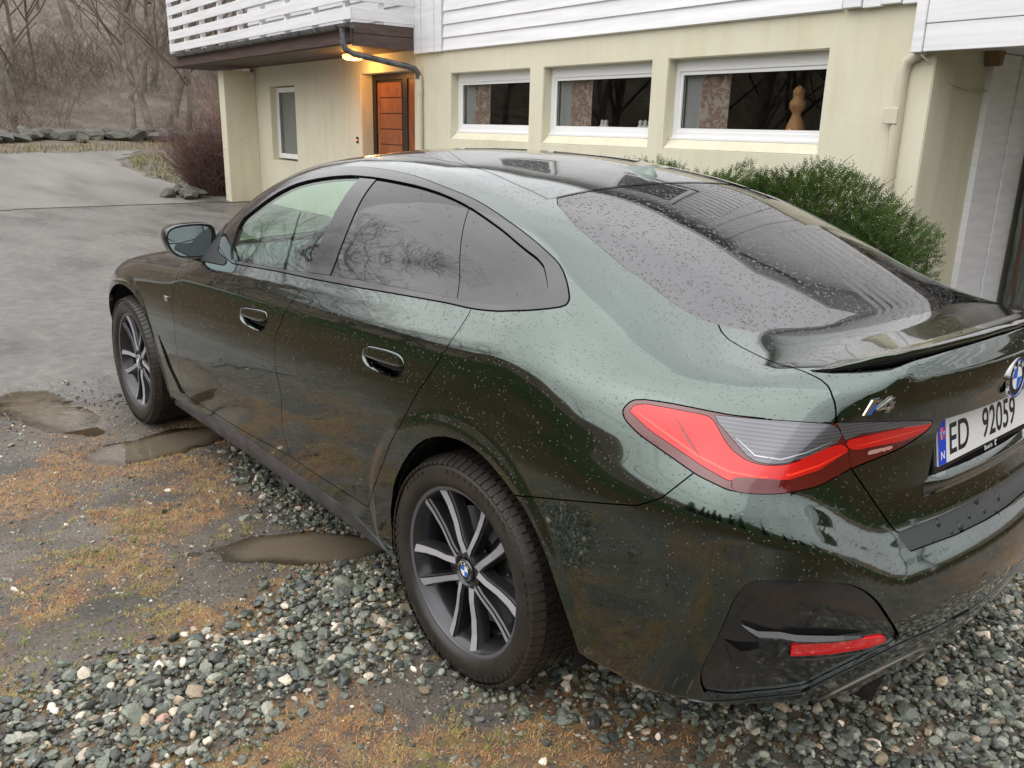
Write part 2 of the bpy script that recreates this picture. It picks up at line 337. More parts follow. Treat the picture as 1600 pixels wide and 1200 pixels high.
TR['seam']=[(0.1173,0.5205,1.3645),(0.0989,0.4527,1.3747),(0.0848,0.3863,1.3821),(0.0765,0.3119,1.3891),(0.0684,0.2506,1.3929),(0.0637,0.1837,1.3964),(0.0632,0.1098,1.3997),(0.0684,0.0263,1.4026),(0.0701,-0.0663,1.4024),(0.0842,-0.1794,1.4011),(0.1305,-0.3423,1.3971)]
TR['rglass']=[(0.0999,0.5224,1.3604),(0.0182,0.5452,1.335),(-0.052,0.5597,1.3098),(-0.1158,0.57,1.2852),(-0.1788,0.5773,1.2604),(-0.2386,0.5835,1.2363),(-0.2959,0.589,1.213),(-0.3225,0.5834,1.2048),(-0.3768,0.5864,1.1825),(-0.4294,0.5896,1.1609),(-0.4845,0.5871,1.1418),(-0.5234,0.5801,1.1301),(-0.5561,0.5666,1.1222),(-0.5837,0.5471,1.1173),(-0.6144,0.5227,1.112),(-0.654,0.4834,1.106),(-0.6865,0.442,1.1021),(-0.7074,0.3873,1.1019),(-0.7238,0.335,1.1027),(-0.738,0.273,1.1054),(-0.752,0.2081,1.1079),(-0.7596,0.1163,1.1111),(-0.7632,0.0102,1.1125),(-0.7527,-0.1779,1.1095),(-0.7121,-0.4121,1.099)]
TR['lidgap']=[(-0.5585,0.5648,1.1218),(-0.5835,0.5832,1.1104),(-0.6134,0.5947,1.1001),(-0.6532,0.5991,1.0904),(-0.7045,0.6015,1.0805),(-0.7703,0.6077,1.0753),(-0.8417,0.6149,1.0714),(-0.8622,0.616,1.0673),(-0.8855,0.621,1.058),(-0.9014,0.6297,1.0428),(-0.9206,0.6357,0.9918),(-0.9333,0.5947,0.9333),(-0.9374,0.5745,0.8786)]
TR['lidlow']=[(-0.9374,0.5745,0.8786),(-0.9455,0.5389,0.8405),(-0.9541,0.5025,0.8013),(-0.9645,0.4687,0.7626),(-0.9894,0.4167,0.701),(-1.001,0.3376,0.7026),(-1.0117,0.2512,0.7025),(-1.0173,0.183,0.7035),(-1.022,0.1087,0.7032),(-1.0254,0.0267,0.7011),(-1.0243,-0.0952,0.7),(-1.0179,-0.2436,0.6927)]
TR['bumptop']=[(-0.991,0.4188,0.6975),(-1.016,0.4007,0.661),(-1.0248,0.3446,0.6608),(-1.0332,0.2849,0.6597),(-1.0411,0.221,0.6576),(-1.0465,0.1493,0.6579),(-1.0508,0.0708,0.6566),(-1.0538,-0.0164,0.6531),(-1.0474,-0.1816,0.6525)]
TR['bumpband']=[(-1.016,0.4007,0.661),(-1.0425,0.3845,0.6212),(-1.0519,0.3207,0.6211),(-1.0607,0.2521,0.6199),(-1.0668,0.1835,0.6201),(-1.072,0.1086,0.6189),(-1.0755,0.0019,0.6165),(-1.0752,-0.1259,0.6084)]
TR['lamp']=[(-0.536,0.8643,0.9499),(-0.539,0.852,0.9738),(-0.5571,0.8383,0.9883),(-0.6252,0.8166,0.9926),(-0.6694,0.8024,0.9923),(-0.7111,0.7867,0.9911),(-0.7513,0.7703,0.9897),(-0.788,0.7511,0.9909),(-0.8226,0.7296,0.9912),(-0.856,0.7071,0.991),(-0.8912,0.6764,0.9927),(-0.9208,0.6358,0.9909),(-0.9409,0.5823,0.9861),(-0.9596,0.5235,0.9799),(-0.9737,0.4675,0.9733),(-0.985,0.402,0.964),(-0.9943,0.3276,0.9524),(-0.9879,0.3439,0.9325),(-0.9739,0.4071,0.9064),(-0.9568,0.4923,0.8925),(-0.9372,0.5752,0.8804),(-0.9267,0.6182,0.8675),(-0.9182,0.6641,0.8565),(-0.8972,0.7445,0.857),(-0.8623,0.7999,0.8563),(-0.8191,0.8324,0.8553),(-0.7836,0.8419,0.8631),(-0.7454,0.8488,0.8697),(-0.7063,0.8516,0.8817),(-0.6666,0.855,0.8942),(-0.6267,0.8595,0.9076),(-0.5855,0.8639,0.9212),(-0.536,0.8643,0.9499)]
TR['bseam']=[(-0.2513,0.9292,0.672),(-0.3213,0.9215,0.6893),(-0.3941,0.9201,0.7095),(-0.4607,0.9163,0.7272),(-0.5155,0.9109,0.7417),(-0.5674,0.9048,0.7551),(-0.6283,0.8975,0.7717),(-0.684,0.8859,0.806),(-0.7113,0.8704,0.8402),(-0.7346,0.8505,0.8713)]
TR['insert']=[(-0.8906,0.8164,0.6782),(-0.9287,0.778,0.6804),(-0.9497,0.7494,0.6789),(-0.9685,0.7163,0.675),(-0.9965,0.6396,0.6539),(-1.0101,0.5875,0.6275),(-1.0216,0.5404,0.5891),(-1.0324,0.4929,0.5345),(-1.0314,0.4049,0.4381),(-1.0115,0.4828,0.4312),(-0.9884,0.5285,0.4106),(-0.9606,0.5637,0.3831),(-0.936,0.5875,0.3575),(-0.9075,0.6045,0.3264),(-0.7797,0.7876,0.319),(-0.7818,0.8203,0.3798),(-0.7933,0.8319,0.4215),(-0.8161,0.838,0.4831),(-0.8354,0.8399,0.5395),(-0.8471,0.8391,0.5836),(-0.8579,0.8375,0.6261),(-0.8756,0.8281,0.666),(-0.8906,0.8164,0.6782)]
TR['reflector']=[(-0.9321,0.712,0.5),(-0.9594,0.6597,0.4967),(-0.9773,0.6203,0.493),(-0.9941,0.5773,0.4873),(-1.0114,0.5316,0.4843),(-1.0267,0.4795,0.4779),(-1.0251,0.4567,0.4517),(-1.0061,0.5154,0.4485),(-0.9899,0.5603,0.4512),(-0.9719,0.6001,0.4509),(-0.9484,0.65,0.4562),(-0.9238,0.6965,0.4596),(-0.9321,0.712,0.5)]
TR['bottan']=[(-0.9409,0.5066,0.2917),(-0.9652,0.4801,0.3167),(-0.9848,0.4431,0.3341),(-0.998,0.3903,0.3412),(-1.0082,0.3272,0.343),(-1.0156,0.2534,0.3395)]
TR['difftop']=[(-0.9013,0.5994,0.3116),(-0.9271,0.5859,0.3398),(-0.9497,0.5669,0.3634),(-0.9703,0.5445,0.3841),(-0.9891,0.5185,0.4022),(-1.0057,0.4872,0.4168),(-1.0194,0.4489,0.4271),(-1.0301,0.402,0.4325),(-1.0397,0.337,0.4309),(-1.0472,0.2633,0.4256),(-1.054,0.1844,0.4235),(-1.0566,0.0884,0.414),(-1.0468,-0.0541,0.383)]
TR['arch']=[(0.3757,0.8816,0.2202),(0.3465,0.9079,0.3141),(0.3413,0.9187,0.391),(0.3151,0.9275,0.4572),(0.2932,0.9339,0.5194),(0.2279,0.9358,0.6201),(0.1522,0.935,0.6962),(0.0604,0.9323,0.7411),(-0.0477,0.9299,0.7548),(-0.1411,0.9292,0.7353),(-0.2217,0.9294,0.6941),(-0.2606,0.9291,0.6709),(-0.2987,0.9287,0.648),(-0.3368,0.9283,0.6055),(-0.3741,0.9276,0.5635),(-0.4072,0.9223,0.4954),(-0.4258,0.9168,0.4511),(-0.4422,0.909,0.4048),(-0.4579,0.8982,0.3535)]
TR['archF']=[(3.0851,0.915,0.5853),(2.9706,0.9185,0.6906),(2.8596,0.9188,0.7344),(2.7151,0.9202,0.7303),(2.5735,0.9242,0.6796),(2.4991,0.9248,0.6098),(2.4397,0.9211,0.5378),(2.4203,0.9146,0.4393),(2.4244,0.9004,0.333)]
TR['doorgap']=[(0.9498,0.8341,1.0583),(0.9545,0.8461,1.0386),(0.9874,0.8828,0.9731),(1.0566,0.9044,0.8864),(1.11,0.9103,0.811),(1.1197,0.9126,0.7781),(1.1082,0.9171,0.7123),(1.0799,0.9191,0.6276),(1.0667,0.9192,0.5879),(1.0912,0.9117,0.4673),(1.0833,0.9027,0.3975),(1.0607,0.8968,0.3548)]
TR['reargap']=[(0.0547,0.8179,1.1043),(0.0513,0.8333,1.0855),(0.0471,0.8481,1.0679),(0.0516,0.8788,1.028),(0.0643,0.9033,0.9858),(0.1064,0.9132,0.9241),(0.1463,0.9177,0.8745),(0.1885,0.9218,0.8229),(0.2278,0.9254,0.765),(0.2626,0.9329,0.7076),(0.3058,0.936,0.6452),(0.3488,0.9359,0.5697),(0.403,0.93,0.4863),(0.4916,0.9063,0.3653)]
TR['doorlow']=[(2.1515,0.8916,0.3207),(1.9442,0.8912,0.3225),(1.7509,0.8913,0.3245),(1.5706,0.8916,0.3266),(1.3891,0.8929,0.3362),(1.2201,0.8943,0.3453),(1.0607,0.8968,0.3548),(0.9449,0.8976,0.3522),(0.8349,0.8985,0.3499),(0.694,0.9008,0.353),(0.5609,0.9038,0.3568),(0.4936,0.9052,0.3586)]
TR['fendgap']=[(2.0321,0.8416,0.9658),(2.1138,0.8858,0.9052),(2.1187,0.9008,0.8678),(2.1683,0.9125,0.7525),(2.1395,0.9175,0.6851),(2.14,0.9188,0.567),(2.1509,0.9083,0.4408),(2.1515,0.8916,0.3207)]
TR['skirttop']=[(2.4147,0.8735,0.2258),(2.1509,0.8821,0.2583),(1.92,0.8867,0.2849),(1.7126,0.8893,0.3078),(1.5645,0.8889,0.3035),(1.4246,0.8884,0.2995),(1.2923,0.888,0.2957),(1.1659,0.888,0.2925),(1.0448,0.8887,0.2901),(0.937,0.8898,0.2901),(0.8342,0.8909,0.2903),(0.736,0.8921,0.2905),(0.6232,0.894,0.29),(0.5232,0.8923,0.2684),(0.4339,0.887,0.2324)]
TR['crease']=[(0.061,0.9031,0.9865),(-0.0251,0.9019,0.9903),(-0.1071,0.9013,0.9941),(-0.1847,0.9004,0.9976),(-0.2487,0.8972,0.9976),(-0.3073,0.8916,0.9964),(-0.3606,0.8831,0.9941),(-0.4108,0.8733,0.9912),(-0.4605,0.8579,0.9972),(-0.5078,0.8418,1.0026),(-0.5531,0.8251,1.0075),(-0.588,0.8098,1.0134),(-0.6221,0.7945,1.0191),(-0.6548,0.7785,1.0243),(-0.6862,0.7616,1.029),(-0.7163,0.7438,1.0332),(-0.7461,0.7263,1.0374),(-0.7758,0.7094,1.0417),(-0.8038,0.6908,1.0453),(-0.8308,0.671,1.0484),(-0.8572,0.6508,1.0513),(-0.8857,0.6212,1.0578)]
TR['divider']=[(0.2969,0.6564,1.3315),(0.2498,0.7032,1.2823),(0.2153,0.7399,1.2331),(0.19,0.7694,1.1837),(0.1672,0.7969,1.1347),(0.1398,0.819,1.1031)]
TR['bpillarF']=[(0.9745,0.6231,1.3806),(1.0002,0.8301,1.0632)]
TR['bpillarR']=[(0.8624,0.6225,1.3825),(0.8393,0.8288,1.071)]
TR['plate']=[(-0.9935,0.3287,0.9493),(-1.0163,-0.106,0.9639),(-0.9942,-0.2399,0.8323),(-0.9916,0.2643,0.8268),(-0.9935,0.3287,0.9493)]
TR['handleF']=[(1.4223,0.9044,0.8612),(1.3989,0.9035,0.8726),(1.1957,0.9023,0.8924),(1.1783,0.9038,0.8788),(1.182,0.9065,0.8472),(1.2132,0.9094,0.8113),(1.2857,0.9099,0.8012),(1.3903,0.909,0.8091),(1.4266,0.908,0.8202)]
TR['handleR']=[(0.4954,0.9142,0.8879),(0.4737,0.913,0.9064),(0.4402,0.9128,0.9153),(0.3046,0.9134,0.926),(0.2594,0.9146,0.9147),(0.2532,0.9169,0.8878),(0.2764,0.9199,0.852),(0.3593,0.9201,0.8424),(0.4642,0.9183,0.8463),(0.4932,0.9162,0.8641)]
TR['badge']=[(2.2337,0.911,0.7698)]
TR['i4']=[(-0.9487,0.5726,1.0077),(-0.9734,0.5092,1.0342)]
TR['roundel']=[(-1.0264,-0.049,1.0094)]
TR['fin']=[(0.3981,-0.0892,1.4537),(0.2062,-0.0847,1.4281)]
TR['vent']=[(2.3783,0.919,0.5891),(2.2897,0.9155,0.5046),(2.238,0.9046,0.4123),(2.1483,0.8923,0.3263),(2.2256,0.8916,0.3195),(2.3122,0.9078,0.4354)]
TR['bonnet']=[(2.4942,0.7979,0.925),(2.0405,0.8408,0.9644)]
TR['lampred']=[(-0.5461,0.859,0.9561),(-0.5611,0.8421,0.9807),(-0.6297,0.8219,0.983),(-0.676,0.8066,0.9829),(-0.7196,0.7896,0.982),(-0.7366,0.7906,0.9697),(-0.7772,0.798,0.9318),(-0.8211,0.792,0.9116),(-0.8628,0.767,0.9081),(-0.8916,0.7248,0.9136),(-0.9113,0.6695,0.9306),(-0.9273,0.6176,0.9434),(-0.9323,0.5982,0.9334),(-0.9355,0.585,0.9212),(-0.9246,0.6249,0.9057),(-0.9136,0.6639,0.8901),(-0.9031,0.7041,0.8861),(-0.8918,0.7419,0.8813),(-0.8702,0.7746,0.8848),(-0.8437,0.7991,0.8845),(-0.8136,0.8184,0.8817),(-0.8136,0.8273,0.8683)]
TR['lampclear']=[(-0.7185,0.7885,0.9843),(-0.7549,0.7708,0.9868),(-0.7896,0.7518,0.9887),(-0.8225,0.7309,0.9898),(-0.8499,0.7115,0.9909),(-0.8765,0.6911,0.9917),(-0.9006,0.6668,0.991),(-0.9213,0.6359,0.9879),(-0.9304,0.6073,0.952),(-0.9113,0.6695,0.9306),(-0.8908,0.7244,0.9175),(-0.8616,0.7659,0.9112),(-0.8242,0.7862,0.9168),(-0.7831,0.7861,0.9451),(-0.7329,0.7868,0.9779)]
TR['lampdark']=[(-0.8187,0.8323,0.8558),(-0.8114,0.8197,0.8813),(-0.8424,0.8001,0.8843),(-0.8696,0.7752,0.8847),(-0.8918,0.7419,0.8813),(-0.9031,0.7041,0.8861),(-0.9136,0.6639,0.8901),(-0.9245,0.6252,0.9071),(-0.9354,0.5857,0.9242),(-0.9372,0.5752,0.8804),(-0.9267,0.6182,0.8675),(-0.9182,0.6641,0.8565),(-0.8972,0.7445,0.857),(-0.8623,0.7999,0.8563)]
TR['lampbar']=[(-0.653,0.8247,0.9665),(-0.7385,0.8333,0.8995)]
TR['reddiag']=[(-0.9296,0.6096,0.9466),(-0.943,0.5591,0.9485),(-0.9579,0.5099,0.9513),(-0.9724,0.4579,0.9536),(-0.984,0.3971,0.9535),(-0.9939,0.3291,0.9517),(-0.9876,0.3458,0.9322),(-0.9737,0.4187,0.9199),(-0.9616,0.477,0.921),(-0.9488,0.5313,0.9212),(-0.9359,0.5832,0.921)]
TR['refl2']=[(-0.9484,0.5318,0.9129),(-0.9663,0.4515,0.9132),(-0.965,0.4547,0.9045),(-0.9478,0.5329,0.9012)]
TR['blade']=[(-0.8688,0.8187,0.5617),(-0.8915,0.7905,0.5426),(-0.9107,0.7557,0.5189),(-0.9296,0.7337,0.529),(-0.9482,0.7006,0.5254),(-0.9652,0.6634,0.5194),(-0.9814,0.6238,0.512),(-0.9972,0.5818,0.5033),(-1.0122,0.5365,0.493)]
TR['facet']=[(-0.8396,0.8289,0.5105),(-0.8678,0.7935,0.4892),(-0.8908,0.7484,0.4608),(-0.8488,0.7954,0.4518),(-0.8226,0.8298,0.4733)]
TR['skirttopR']=[]
TR['lip']=[(-0.8358,0.6012,1.0763),(-0.8467,0.5983,1.0762),(-0.8738,0.5707,1.0814),(-0.9004,0.5426,1.0865),(-0.9254,0.5075,1.093),(-0.95,0.4711,1.0993),(-0.9724,0.3833,1.1052),(-0.9862,0.2805,1.1082),(-0.9973,0.1575,1.1092),(-1.0015,0.0382,1.1103),(-0.9997,-0.0849,1.1111)]
TR['i4box']=[(-0.9487,0.572,1.0061),(-0.9601,0.5536,1.0335),(-0.9739,0.5083,1.037),(-0.9701,0.5054,1.0072)]
TR['niche']=[(-0.9877,0.389,0.9668),(-0.9828,0.3523,0.9089),(-0.984,0.3295,0.854),(-0.9862,0.3084,0.7984),(-0.9965,0.2625,0.7527),(-1.0041,0.1849,0.751),(-1.01,0.098,0.747),(-1.0135,-0.0015,0.7398),(-1.0132,-0.1197,0.7277),(-1.0074,-0.2653,0.7083)]
TR['Fside_badge']=[(2.2673,0.9102,0.7778),(2.2007,0.9117,0.7618)]
TR['lidclear']=[(-0.9102,0.6457,1.0049),(-0.9322,0.6112,1.004),(-0.9494,0.5662,0.9996),(-0.9645,0.515,0.9933),(-0.9783,0.4584,0.9856),(-0.9889,0.3914,0.975),(-0.9976,0.3157,0.962),(-0.9909,0.3425,0.9461),(-0.979,0.4261,0.9536),(-0.9632,0.496,0.9574),(-0.9421,0.5644,0.956),(-0.9296,0.6096,0.9466)]
TR['lampline']=[(-0.6569,0.823,0.9672),(-0.6969,0.8277,0.9331),(-0.7398,0.8327,0.8997)]
TR['ltan']=[(-0.9196,0.5365,0.282),(-0.945,0.5192,0.3087),(-0.9689,0.4922,0.3334),(-0.9894,0.4577,0.3528),(-1.0045,0.4098,0.3635),(-1.0153,0.3506,0.3668),(-1.024,0.2832,0.3663),(-1.0152,0.1729,0.3234)]
TR['guide1']=[(-0.5605,0.8506,0.9658),(-0.6051,0.8469,0.9504),(-0.6478,0.8425,0.9351),(-0.6887,0.8371,0.9197),(-0.7292,0.8327,0.905),(-0.7664,0.8262,0.8966),(-0.8021,0.8188,0.8879),(-0.8312,0.8047,0.8883),(-0.8573,0.7866,0.8868),(-0.8922,0.7352,0.891),(-0.9127,0.665,0.9016),(-0.9322,0.5976,0.9217)]
TR['guide2']=[(-0.9385,0.5743,0.9298),(-0.9507,0.5254,0.9325),(-0.964,0.4769,0.9359),(-0.9775,0.418,0.9388),(-0.9884,0.3503,0.9394)]
TR['clearbar']=[(-0.7843,0.782,0.9503),(-0.8309,0.777,0.9237),(-0.8725,0.7477,0.9214),(-0.9,0.7001,0.9342),(-0.9207,0.6407,0.9509)]
TR['reflip']=[(-0.9237,0.6948,0.4572),(-0.9483,0.6463,0.4513),(-0.9719,0.5981,0.4484),(-0.99,0.5577,0.4485),(-1.0064,0.512,0.4454),(-1.0253,0.4527,0.4491)]
# ---------------------------------------------------------------- ground
rng=np.random.default_rng(7); random.seed(7)
def vnoise(x,y,s,seed=0,oct=4):
    """smooth value noise for layout, not shading"""
    x=np.asarray(x,float)*s;y=np.asarray(y,float)*s; r=0;a=1;t=0
    for o in range(oct):
        xi=np.floor(x).astype(int);yi=np.floor(y).astype(int);fx=x-xi;fy=y-yi;fx=fx*fx*(3-2*fx);fy=fy*fy*(3-2*fy)
        def h(i,j):
            n=np.sin((i*127.1+j*311.7+(seed+o)*74.7))*43758.5453; return n-np.floor(n)
        v=(h(xi,yi)*(1-fx)+h(xi+1,yi)*fx)*(1-fy)+(h(xi,yi+1)*(1-fx)+h(xi+1,yi+1)*fx)*fy
        r=r+a*v;t+=a;a*=.5;x=x*2.03+17;y=y*2.03+5
    return r/t
def gz(x,y):
    x=np.asarray(x,float);y=np.asarray(y,float)
    s=np.clip(x-14.5,0,None); z=.016*np.minimum(s,16)**1.5
    z=z+.42*np.clip(x-31.5-.25*(y+9),0,60)+.25*np.clip(-y-16,0,50)*sstep(10,25,x)
    z=z-.02*np.clip(y-5,0,35)+.16*np.clip(y-45,0,90)+.18*np.clip(-x-50,0,90)
    return z
PUD=[(1.02,.90,.34,.125,1.0),(2.45,.93,.16,.30,.1),(3.3,1.25,.45,.16,.2)]
def pudf(x,y):
    f=np.zeros_like(np.asarray(x,float))
    for cx,cy,a,b,t in PUD:
        u=(x-cx)*math.cos(t)+(y-cy)*math.sin(t);v=-(x-cx)*math.sin(t)+(y-cy)*math.cos(t)
        f=np.maximum(f,1.3-np.hypot(u/a,v/b)-.8*(vnoise(x,y,6,3)-.5))
    return np.clip(f,0,1)
def stone_density(x,y):
    """how thick the loose crushed stone lies, 0..1"""
    x=np.asarray(x,float);y=np.asarray(y,float)
    n=vnoise(x,y,2.2,11); d=np.zeros_like(x)
    def blob(px,py,a,b,t,s=1.):
        u=(x-px)*math.cos(t)+(y-py)*math.sin(t);v=-(x-px)*math.sin(t)+(y-py)*math.cos(t)
        return s*np.clip(1.35-np.hypot(u/a,v/b)+(n-.5)*1.1,0,1)
    for b in ((.60,.95,.62,.24,-.95),(.45,1.45,.55,.21,1.2),(.35,1.75,.45,.30,1.2),(.62,.55,.45,.26,.2),(1.25,.62,.50,.24,.1),(1.7,.75,.5,.12,-.2,.55),
              (-.95,-.30,.7,.75,.2),(-.55,.30,.45,.40,.3,.9),(-.1,.25,.8,.55,0,1),(-1.3,.2,.5,.5,0,.9)):
        d=np.maximum(d,blob(*b))
    d=d*(1-sstep(.25,.5,pudf(x,y)))
    return np.clip(d,0,1)
def axis(lo,a,b,hi,h,g=1.09):
    m=list(np.arange(a,b,h)); s=h;v=b
    while v<hi: m.append(v); s=min(s*g,12); v+=s
    m.append(hi); s=h;v=a-h;L_=[]
    while v>lo: L_.append(v); s=min(s*g,12); v-=s
    L_.append(lo); return np.array(L_[::-1]+m)
gx_=axis(-260,-1.7,4.0,300,.022,1.07); gy_=axis(-220,-1.2,2.4,260,.022,1.07)
GX,GY=np.meshgrid(gx_,gy_,indexing='ij'); GZ=gz(GX,GY)
near=(np.abs(GX-1)<4)&(np.abs(GY)<4)
GZ=GZ+np.where(near,(vnoise(GX,GY,9,5)-.5)*.016+(vnoise(GX,GY,2,6)-.5)*.014,0)-.022*sstep(0,.5,pudf(GX,GY))
far=sstep(25,60,np.hypot(GX,GY)); GZ=GZ+far*(vnoise(GX,GY,.05,9)-.5)*3
GZ=np.where((GX>3.0)&(GX<32)&(GY>-12)&(GY<9),GZ-.02*sstep(3.0,3.6,GX),GZ)
n0,n1=GX.shape; ii=np.arange((n0-1)*(n1-1)); a=(ii//(n1-1))*n1+ii%(n1-1)
GF=np.stack([a,a+n1,a+n1+1,a+1],1)
m=mat('gravel_yard_and_fields',(.1,.08,.06),.6)
N_,L_,b_=nodes(m)
at=N_.new('ShaderNodeAttribute'); at.attribute_name='zone'; sp=N_.new('ShaderNodeSeparateColor'); L_(at.outputs['Color'],sp.inputs['Color'])
n1_=noise(m,2.2,7,.62); n2_=noise(m,14,7,.6); n3_=noise(m,90,5,.7); n4_=noise(m,.35,6,.6); n5_=noise(m,260,3,.6)
mud=ramp(m,n1_,(.34,(.095,.086,.074)),(.46,(.145,.128,.108)),(.55,(.185,.158,.128)),(.68,(.25,.23,.20)))
ms_=N_.new('ShaderNodeAttribute'); ms_.attribute_name='mossy'; mud=mixc(m,math_(m,'MULTIPLY',math_(m,'MULTIPLY',ms_.outputs['Fac'],ramp(m,n2_,(.36,(.35,)*3),(.52,(1,)*3))),.9),mud,ramp(m,n2_,(.38,(.12,.085,.05)),(.5,(.30,.165,.075)),(.62,(.34,.25,.11))),'MIX')
mud=mixc(m,.55,mud,ramp(m,n3_,(.36,(.03,.03,.028)),(.55,(.23,.20,.16)),(.66,(.50,.47,.42))),'OVERLAY')
vo=N_.new('ShaderNodeTexVoronoi'); vo.inputs['Scale'].default_value=70; tcx=N_.new('ShaderNodeTexCoord'); L_(tcx.outputs['Object'],vo.inputs['Vector'])
vs=N_.new('ShaderNodeSeparateColor'); L_(vo.outputs['Color'],vs.inputs['Color'])
peb=math_(m,'MULTIPLY',math_(m,'LESS_THAN',vs.outputs[0],.40),math_(m,'LESS_THAN',vo.outputs['Distance'],.36))
mud=mixc(m,peb,mud,ramp(m,vs.outputs[1],(.1,(.05,.055,.052)),(.5,(.14,.145,.13)),(.8,(.28,.25,.20)),(.95,(.5,.47,.42))))
grass=ramp(m,n4_,(.3,(.028,.044,.018)),(.5,(.042,.060,.024)),(.7,(.060,.072,.032)))
brown=ramp(m,n4_,(.3,(.050,.038,.022)),(.5,(.085,.062,.034)),(.7,(.055,.050,.026)))
litter=ramp(m,noise(m,1.3,8,.7),(.3,(.05,.040,.030)),(.5,(.13,.10,.075)),(.7,(.22,.18,.14)))
c=mixc(m,sp.outputs[0],mud,grass); c=mixc(m,sp.outputs[1],c,brown); c=mixc(m,sp.outputs[2],c,litter)
L_(c,b_.inputs['Base Color'])
dry=math_(m,'ADD',sp.outputs[0],sp.outputs[1],True); L_(mixc(m,dry,ramp(m,n2_,(.35,(.28,)*3),(.6,(.75,)*3)),(.95,.95,.95)),b_.inputs['Roughness']); L_(math_(m,'SUBTRACT',.5,math_(m,'MULTIPLY',dry,.45)),b_.inputs['Specular IOR Level'])  # field zones kept matte so they throw little sky into the car paint
u=bump(m,n3_,.7,.012); u=bump(m,n5_,.5,.004,u); u=bump(m,math_(m,'MULTIPLY',peb,math_(m,'SUBTRACT',.4,vo.outputs['Distance'])),1.,.02,u); L_(u,b_.inputs['Normal'])
gnd=mesh_obj('ground',np.stack([GX.ravel(),GY.ravel(),GZ.ravel()],1),GF,m,None,True); tag(gnd,kind='structure')
ca=gnd.data.color_attributes.new('zone','FLOAT_COLOR','POINT')
nn=vnoise(GX,GY,.35,21)
gr=sstep(3.2,4.6,GY+1.5*(nn-.5))*(1-sstep(24,27,GY+8*(nn-.5)))+sstep(0,1,1-np.hypot((GX-20.0)/5.2,(GY+6.8)/1.6)+(nn-.5))*.9
gr=np.maximum(gr,sstep(36,40,GY)); gr=np.maximum(gr,sstep(3.,4.5,-GX+1.5*(nn-.5)))
br=sstep(2.3,3.0,GY+.5*(nn-.5))*(1-sstep(3.8,5.,GY+1.5*(nn-.5)))*.9+sstep(22,26,GY+9*(nn-.5))*(1-sstep(34,38,GY))*.8
br=np.maximum(br,sstep(1.9,2.6,-GX+.4*(nn-.5))*(1-sstep(4,5,-GX)))  # dark ground behind the camera, added to darken the rear bumper's reflection
li=sstep(27.0,28.5,GX+.25*(GY+9)+2*(nn-.5)); li=np.maximum(li,sstep(14,18,-GY))
br=np.maximum(br,sstep(2.2,3.0,GY)*(1-sstep(3.8,5.,GY+1.5*(nn-.5)))*.95)  # dark strip beside the view, added so the flank mirrors less light
col=np.stack([np.clip(gr,0,1),np.clip(br,0,1),np.clip(li,0,1),np.ones_like(gr)],-1).reshape(-1,4)
ca.data.foreach_set('color',col.astype(np.float32).ravel())
ma_=gnd.data.attributes.new('mossy','FLOAT','POINT'); ma_.data.foreach_set('value',(np.clip((vnoise(GX,GY,3.1,41)-.47)*6,0,1)*(1-sstep(2.2,3.2,GX))*(GX>-1.9)*(np.abs(GY)<2.6)).astype(np.float32).ravel())
def sheet(name,inside,lo,hi,h,dz,m):
    xs=np.arange(lo[0],hi[0],h);ys=np.arange(lo[1],hi[1],h); X,Y=np.meshgrid(xs,ys,indexing='ij'); k=inside(X,Y)
    n1=len(ys); q=np.argwhere(k[:-1,:-1]&k[1:,:-1]&k[1:,1:]&k[:-1,1:]); a=q[:,0]*n1+q[:,1]; Fq=np.stack([a,a+n1,a+n1+1,a+1],1)
    V=np.stack([X.ravel(),Y.ravel(),(gz(X,Y)+dz).ravel()],1); vid,inv=np.unique(Fq,return_inverse=True)
    o=mesh_obj(name,V[vid],inv.reshape(-1,4),m,None,True); return tag(o,kind='structure')
am=mat('wet_old_asphalt',(.07,.07,.07),.4)
an=noise(am,1.1,7,.6,stretch=(.5,1.2,1)); a2=noise(am,160,4,.7); a3=noise(am,9,6,.6)
ac=ramp(am,an,(.3,(.098,.094,.086)),(.5,(.128,.122,.112)),(.7,(.16,.152,.14))); ac=mixc(am,.5,ac,ramp(am,a2,(.35,(.15,)*3),(.65,(.9,)*3)),'OVERLAY'); ac=mixc(am,.3,ac,ramp(am,a3,(.4,(.2,.2,.19)),(.62,(.75,.72,.68))),'OVERLAY')
setin(am,'Base Color',ac); setin(am,'Roughness',ramp(am,an,(.35,(.22,)*3),(.65,(.62,)*3))); setin(am,'Normal',bump(am,noise(am,45,6,.75),.8,.012,bump(am,a3,.5,.015)))
sheet('asphalt_yard',lambda X,Y:(X>3.15+.9*(vnoise(X,Y,2.,31)-.5)+.4*np.abs(Y-.5))&(X<15.3+.4*(vnoise(X,Y,.8,3)-.5))&(Y>-4.4-.07*X+.0)&(Y<2.2+.8*(vnoise(X,Y,.8,4)-.5)),(2.4,-6),(16,10),.06,-.012,am)
dm=mat('pale_gravel_drive',(.2,.19,.17),.55)
dn=noise(dm,.7,7,.6,stretch=(.35,1.4,1)); d2=noise(dm,90,5,.7); dc=ramp(dm,dn,(.3,(.12,.113,.10)),(.5,(.16,.15,.134)),(.7,(.20,.188,.168))); dc=mixc(dm,.4,dc,ramp(dm,d2,(.35,(.2,)*3),(.65,(.85,)*3)),'OVERLAY')
setin(dm,'Base Color',dc); setin(dm,'Normal',bump(dm,d2,.6,.01)); setin(dm,'Roughness',ramp(dm,dn,(.35,(.35,)*3),(.65,(.7,)*3)))
